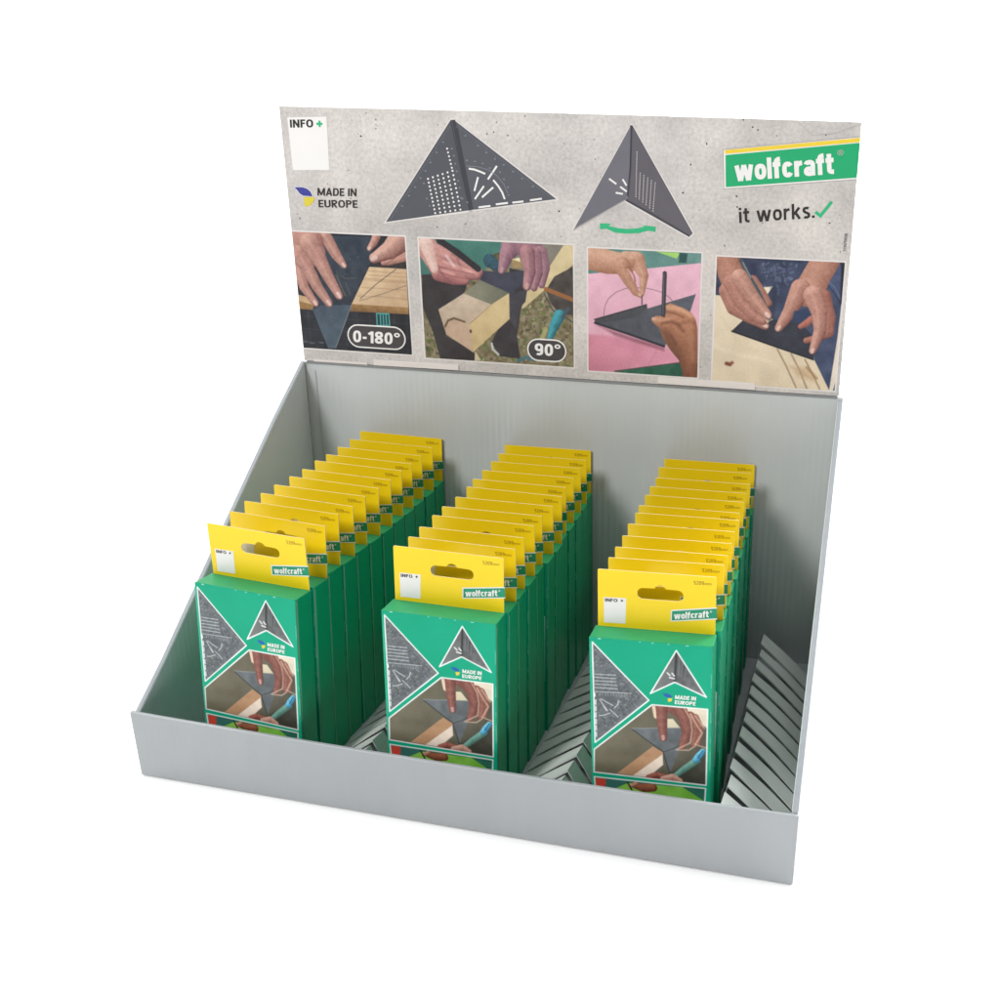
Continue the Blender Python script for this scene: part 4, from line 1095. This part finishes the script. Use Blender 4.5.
    for w in ([(58.42,80.05,24),(61.55,74.03,20),(59.91,63.99,16)], [(55.78,80.75,30),(58.31,73.19,24),(57.27,62.70,18)]):
        c.limb(w, k, (176, 116, 98), H2, lit=(0.2, 0.4))
    c.limb([(49.60,84.97,46),(53.00,77.52,38),(53.94,69.76,34),(51.17,60.73,22)], k, H1, H2, lit=(-0.2, 0.4))
    for q in ([(52.24,85.24),(55.80,78.80),(56.74,72.03),(55.93,64.04),(47.98,58.77),(55.09,59.37),(58.60,62.36)], [(55.77,81.72),(60.24,73.89),(62.47,70.69),(58.59,63.35)], [(58.41,81.02),(63.57,73.76)], [(58.59,63.35),(64.34,61.81)]):
        c.stroke(q, 0.55, (238, 208, 180), 0.8, soft=0.9)
    c.limb([(59.58,53.49,24),(52.52,47.14,22),(47.17,41.95,18)], k, (112, 166, 150), (62, 104, 94))
    c.limb([(62.87,59.66,18),(60.61,56.41,22),(58.87,53.61,20)], k, (110, 196, 226), (24, 108, 150)); c.stroke([(62.87,60.05),(60.01,55.04)], 0.6, (26, 70, 100), 0.8)
    c.limb([(32.72,39.72,20),(37.25,41.79,22),(41.77,41.31,16)], k, (176, 100, 86), (110, 54, 46))
    c.limb([(40.87,39.67,20),(46.27,41.34,26),(50.78,39.74,14)], k, (226, 176, 156), (150, 96, 80))
    c.clip(None)
    c.stroke(ph, 0.82, (240, 242, 240), closed=True)
    # lower strip picture
    lp = [(1.51,36.42),(64.69,36.33)] + [(PW - 4.2, 3.0), (3.6, 3.0)]
    c.poly(lp, (40, 108, 88), grain=9, cell=4, seed=71)
    c.poly([(1.97,35.75),(8.43,35.70),(7.89,30.04),(5.52,26.64),(1.89,26.19)], (214, 66, 52), soft=0.8)
    c.poly([(8.43,35.70),(20.84,35.53),(16.22,32.09),(11.55,27.38),(7.84,26.92),(7.91,31.08)], (52, 112, 104), soft=0.8)
    lime = [(9.71,27.98),(20.84,34.71),(36.34,35.35),(51.70,35.77),(63.44,28.61),(64.43,21.53),(9.53,14.57)]
    c.poly(lime, (142, 208, 78), grain=9, cell=5, seed=72, to=(116, 190, 62), along=(lime[0], lime[4]))
    c.limb([(24.95,33.56,24),(29.97,32.52,32),(34.98,33.33,30)], k, (176, 104, 74), (92, 46, 32)); c.limb([(22.65,32.87,16),(25.41,34.75,14)], k, (214, 160, 130), (130, 80, 60))
    c.stroke([(20.65,34.89),(23.54,29.26)], 0.9, (46, 34, 30))
    c.stroke(lp, 0.82, (240, 242, 240), closed=True)
    # scuffs where the ink has cracked along the top fold and right edge
    rg = np.random.default_rng(5)
    for _ in range(6):
        u = 2 + rg.random() * (PW - 4)
        c.stroke([(u, PH_ - 0.5), (u + 0.3 + rg.random() * 1.2, PH_ - 0.45)], 0.5, (226, 238, 230), 0.8)
    for _ in range(7):
        v = 8 + rg.random() * (PH_ - 20)
        c.stroke([(PW - 0.5, v), (PW - 0.5, v + 1 + rg.random() * 6)], 0.4, (206, 230, 216), 0.6)
    c.stroke([(0.6, 4), (0.6, PH_ - 4)], 0.3, (150, 220, 196), 0.5)
    keep = c.C.copy(); c.press(3.0, 77); c.C = np.where((keep[..., 1:2] - keep[..., 0:1]) > 110, keep + (c.C - keep) * 0.3, c.C)
    return c


def carton_body():
    s = Shape()
    w, d, h = PW * MM, PD_ * MM, PH_ * MM
    ring = [(0.0002, 0.0009), (w - 0.0013, 0.0009), (w, 0.0019), (w, d), (0, d), (0, 0.0009)]
    ring = [(0, 0.0009), (w - 0.0013, 0.0009), (w, 0.0019), (w, d), (0, d)]
    s.prism(ring, 'z', 0.0, h - 0.0002, 'green_top', 'green')
    return s.build('carton_body', bevel=0.00035, segs=2)


def printed_front(cv):
    """The glued front flap: thin card, pale cut edges, the picture on its face."""
    s = Shape()
    w, h = PW * MM, PH_ * MM
    s.prism([(0, 0), (w, 0), (w, 0.0005), (0, 0.0005)], 'z', 0.0, h, 'green', 'green')
    o = s.build('front_flap', bevel=0.00018, segs=1)
    me = cv.mesh('front_print', 0.03); me.materials.append(M['front_ink'])
    return o, me


def hang_tab_mesh():
    cu = bpy.data.curves.new('hang_tab', 'CURVE')
    cu.dimensions = '2D'; cu.fill_mode = 'BOTH'; cu.extrude = 0.0003; cu.bevel_depth = 0.0
    def loop(pts):
        sp = cu.splines.new('POLY'); sp.points.add(len(pts) - 1); sp.use_cyclic_u = True
        for p, q in zip(sp.points, pts): p.co = (q[0] * MM, q[1] * MM, 0, 1)
    r = 0.7
    x0, x1, z1 = IL, PW - IR, TH
    loop([(x0, -0.3), (x1, -0.3), (x1, z1 - r), (x1 - 0.2, z1 - 0.2), (x1 - r, z1), (x0 + r, z1), (x0 + 0.2, z1 - 0.2), (x0, z1 - r)])
    # euro slot: a long rounded slot with a round bump in the middle of its top edge
    cx, cz, hl, rr = 36.2, 20.6, 9.6, 3.2
    pts = []
    for i in range(13):
        a = -math.pi / 2 + math.pi * i / 12
        pts.append((cx + hl + rr * math.cos(a), cz + rr * math.sin(a)))
    for i in range(9):
        a = math.pi * i / 8
        pts.append((cx + 3.0 * math.cos(a), cz + rr + 0.15 + 2.0 * math.sin(a)))
    for i in range(13):
        a = math.pi / 2 + math.pi * i / 12
        pts.append((cx - hl + rr * math.cos(a), cz + rr * math.sin(a)))
    loop(pts[::-1])
    o = bpy.data.objects.new('hang_tab', cu); COL.objects.link(o)
    o.rotation_euler = (R(90), 0, 0)
    dg = bpy.context.evaluated_depsgraph_get()
    me = bpy.data.meshes.new_from_object(o.evaluated_get(dg))
    bpy.data.objects.remove(o); bpy.data.curves.remove(cu)
    me.transform(Matrix.Rotation(R(90), 4, 'X'))
    me.name = 'hang_tab'
    me.materials.clear(); me.materials.append(M['yellow']); me.materials.append(M['pale_edge'])
    for p in me.polygons:
        p.use_smooth = False
        p.material_index = 0 if abs(p.normal.y) > 0.7 else 1
    return me


def make_carton():
    root = empty('hanging_carton')
    body = carton_body(); body.parent = root; body.location = (-PW * MM / 2, 0, 0)
    fl, me = printed_front(front_canvas())
    fl.parent = root; fl.location = (-PW * MM / 2, 0, 0)
    link(bpy.data.objects.new('front_print', me), fl)
    f = Flat(0.09)
    f.text('MADE IN', *[(47.29,89.97),(58.66,90.16),(47.46,92.31)], 'white_ink', 0.2)
    f.text('EUROPE', *[(47.13,86.95),(58.52,87.06),(47.30,89.20)], 'white_ink', 0.2)
    f.build('origin_lettering', fl)
    # a pale cut edge shows down the right front corner
    s = Shape()
    w = PW * MM
    s.prism([(w - 0.0013, 0.00070), (w - 0.0002, 0.00145), (w - 0.0001, 0.00165), (w - 0.0013, 0.00088)], 'z', 0.001, PH_ * MM - 0.002, 'paper_edge')
    s.build('cut_edge', body)
    tab = link(bpy.data.objects.new('hang_tab', hang_tab_mesh()), root)
    tab.location = (-PW * MM / 2, PD_ * MM - 0.0004, PH_ * MM)
    f = Flat(0.36)
    f.poly([(4.71,16.84),(17.39,17.09),(16.94,2.20),(4.73,1.93)], 'white_ink'); f.lay()
    f.text('INFO', *[(5.42,14.27),(12.45,14.45),(5.43,16.24)], 'black_ink', 0.2)
    q = [(14.25,15.53),(15.68,15.56),(14.97,16.25),(14.96,14.75)]
    f.line([q[0], q[1]], 0.5, 'black_ink'); f.lay(0.02); f.line([q[2], q[3]], 0.5, 'black_ink')
    f.build('info_card', tab)
    f = Flat(0.36)
    f.poly([(42.23,12.28),(67.33,15.81),(67.48,8.88),(42.13,5.54)], 'white_ink'); f.lay()
    f.poly([(42.85,11.68),(67.34,15.16),(67.46,9.53),(42.74,6.25)], 'tab_green'); f.lay()
    f.text('wolfcraft', *[(43.97,7.01),(63.01,9.71),(43.92,10.93)], 'white_ink', 0.215, 0.05)
    f.text('®', *[(63.56,12.45),(64.69,12.63),(63.54,13.56)], 'white_ink', 0.12)
    f.build('brand_badge', tab)
    f = Flat(0.36)
    f.text('5209', *[(54.48,27.85),(60.04,28.00),(54.44,30.04)], 'olive_ink', 0.17)
    f.text('000', *[(60.30,28.11),(64.20,28.23),(60.28,29.30)], 'olive_ink', 0.14)
    f.build('article_number', tab)
    return root, tab


def copy_tree(o, parent=None):
    c = o.copy(); COL.objects.link(c); c.parent = parent
    for ch in list(o.children):
        copy_tree(ch, c)
    return c


# x, y of the foot (mm), lean back, lean sideways, turn, tab bend (degrees), height of the foot (mm)
POSES = {
'left': [
    (71.09, 11.99, -2.875, 1.059, -3.161, 4.519, 4),
    (72.56, 29.06, -2.734, 1.074, -3.169, -0.7135, 3.987),
    (72.55, 46.09, -2.506, 0.8219, -2.421, -0.828, 4.605),
    (72.37, 63.06, -2.186, 1.333, -2.155, -0.08833, 3.889),
    (73.13, 80.10, -1.982, 0.8186, -1.343, -0.313, 3.836),
    (72.97, 97.11, -1.729, 1.201, -1.521, -0.1665, 3.798),
    (73.55, 114.11, -1.478, 1.061, -0.5976, 0.007746, 3.486),
    (73.64, 131.16, -1.271, 0.9688, -0.2408, -0.2803, 4.14),
    (73.61, 148.15, -0.9884, 0.8781, 0.3254, 0.1706, 3.507),
    (73.49, 165.18, -0.7788, 0.8184, 0.2791, -0.06792, 3.895),
    (74.30, 182.24, -0.6054, 0.7371, 0.69, -0.6144, 4.592),
    (74.37, 199.31, -0.4245, 0.5974, 1.064, -1.16, 5.947)],
'middle': [
    (193.04, 13.12, -1.466, 0.6232, 1.081, -0.3124, 4),
    (193.51, 30.47, -1.303, 0.8035, 0.966, 0.6269, 2.617),
    (193.44, 47.85, -1.167, 0.4848, 1.415, 0.9296, 2.159),
    (193.78, 65.28, -1.117, 0.4723, 1.471, 0.4117, 2.707),
    (193.41, 82.65, -0.9806, 0.2001, 1.571, 0.749, 2.034),
    (194.47, 100.07, -0.9067, 0.3692, 1.764, 0.4857, 2.095),
    (193.71, 117.47, -0.8093, 0.7539, 1.365, 0.3432, 2.627),
    (192.56, 134.85, -0.6837, 0.1813, 1.413, 0.5579, 2.203),
    (193.08, 152.26, -0.5975, 0.03178, 1.987, 0.3295, 2.721),
    (193.25, 169.69, -0.5417, -0.1204, 2.097, -0.1543, 3.432),
    (192.50, 187.08, -0.4215, -0.1691, 2.216, -0.08186, 3.715),
    (191.39, 204.48, -0.3063, -0.3497, 2.766, -0.1885, 5.111)],
'right': [
    (318.10, 14.31, -2.225, -1.705, 1.951, -2.352, 4),
    (319.47, 32.07, -2.015, -1.481, 2.664, 0.2653, 4.069),
    (317.32, 49.81, -1.8, -1.053, 1.837, 0.7674, 2.641),
    (317.28, 67.55, -1.544, -0.9535, 2.515, 1.385, 2.751),
    (315.71, 85.36, -1.441, -0.8362, 2.085, 0.8028, 2.87),
    (316.11, 103.16, -1.288, -0.797, 2.488, 0.5793, 3.276),
    (313.57, 120.92, -1.126, -0.7381, 1.619, 0.7651, 1.287),
    (313.51, 138.68, -0.8975, -0.554, 2.289, 1.056, 2.152),
    (312.60, 156.48, -0.7859, -0.5759, 2.02, 0.6336, 1.616),
    (312.88, 174.21, -0.511, -0.48, 2.87, 1.356, 2.069),
    (311.15, 192.06, -0.4464, -0.5443, 2.674, 0.2969, 3.412),
    (311.15, 209.85, -0.2801, -0.372, 2.889, 0.1587, 3.949)],
}
ORD = ['frontmost', 'second', 'third', 'fourth', 'fifth', 'sixth', 'seventh', 'eighth', 'ninth', 'tenth', 'eleventh', 'rearmost']
FRONT = {'left': 'green carton leading the left row, clockwise tilted, its yellow tab bent forward',
         'middle': 'green carton leading the middle row, its pictured front fully in view',
         'right': 'green carton leading the right row, nearest the right side wall'}
BACK = {'left': 'rearmost yellow tabbed green carton of the left row, against the back wall',
        'middle': 'rearmost yellow tabbed green carton of the middle row, against the back wall',
        'right': 'rearmost yellow tabbed green carton of the right row, against the back wall'}
proto, proto_tab = make_carton()
first = True
for row in ('left', 'middle', 'right'):
    for i, (x, y, rx, ry, rz, tr, z) in enumerate(POSES[row]):
        if first:
            o, first = proto, False
        else:
            o = copy_tree(proto)
        o.location = (x * MM, y * MM, z * MM)
        o.rotation_euler = (R(rx), R(ry), R(rz))
        for ch in o.children:
            if ch.name.startswith('hang_tab'): ch.rotation_euler = (R(tr), 0, 0)
        lab = FRONT[row] if i == 0 else BACK[row] if i == 11 else \
            'green carton with yellow hang tab, %s from the front in the %s row' % (ORD[i], row)
        tag(o, lab, 'carton', 'green cartons with yellow hang tabs in three rows')

# ================================================================== lights
def area(name, loc, target, size, power, color=(1, 1, 1), size_y=None, spread=None):
    l = bpy.data.lights.new(name, 'AREA')
    l.energy = power; l.color = color; l.size = size
    if size_y: l.shape = 'RECTANGLE'; l.size_y = size_y
    if spread: l.spread = R(spread)
    o = bpy.data.objects.new(name, l); COL.objects.link(o)
    o.location = loc
    o.rotation_euler = (Vector(target) - Vector(loc)).to_track_quat('-Z', 'Y').to_euler()
    return o


area('key_softbox', (-0.95, -1.9, 2.0), (0.2, 0.1, 0.12), 0.8, 69, (1.0, 0.99, 0.97))
area('top_softbox', (0.3, -0.2, 2.4), (0.2, 0.15, 0.0), 1.2, 16, (0.97, 0.985, 1))
area('added_backdrop_fill', (-1.6, 0.9, 2.6), (-0.6, 1.5, 0.2), 1.4, 60, (1, 1, 1))  # unseen lamp added to blow the sweep out to white
area('added_backdrop_fill', (1.35, 1.7, 1.7), (0.80, 0.40, 0.0), 0.9, 60, (1, 1, 1))  # added lamp that lifts the box's shadow on the right-hand ground

area('added_backdrop_fill', (2.1, 0.7, 2.4), (1.5, 2.1, 0.5), 1.2, 55, (1, 1, 1), spread=110)  # added as well, whitens the right side of the sweep

w = bpy.data.worlds.new('World'); SC.world = w; w.use_nodes = True
w.node_tree.nodes['Background'].inputs['Color'].default_value = (0.93, 0.97, 1.0, 1)
w.node_tree.nodes['Background'].inputs['Strength'].default_value = 0.22

# ================================================================== camera
cd = bpy.data.cameras.new('camera')
cam = bpy.data.objects.new('camera', cd); COL.objects.link(cam)
cam.location = (0.415326, -0.444436, 0.391324)
cam.rotation_mode = 'XYZ'
cam.rotation_euler = (1.247661, -0.026242, 0.206514)
cd.sensor_width = 36; cd.lens = 0.999838654 * 36
cd.shift_x = -0.170540; cd.shift_y = -0.046006
cd.clip_start = 0.01; cd.clip_end = 50
SC.camera = cam
SC.view_settings.view_transform = 'Standard'
SC.view_settings.look = 'None'
SC.view_settings.gamma = 1.0
SC.view_settings.exposure = 0.0
SC.view_settings.use_curve_mapping = False
SC.cycles.use_denoising = True
SC.cycles.max_bounces = 8
SC.cycles.diffuse_bounces = 5
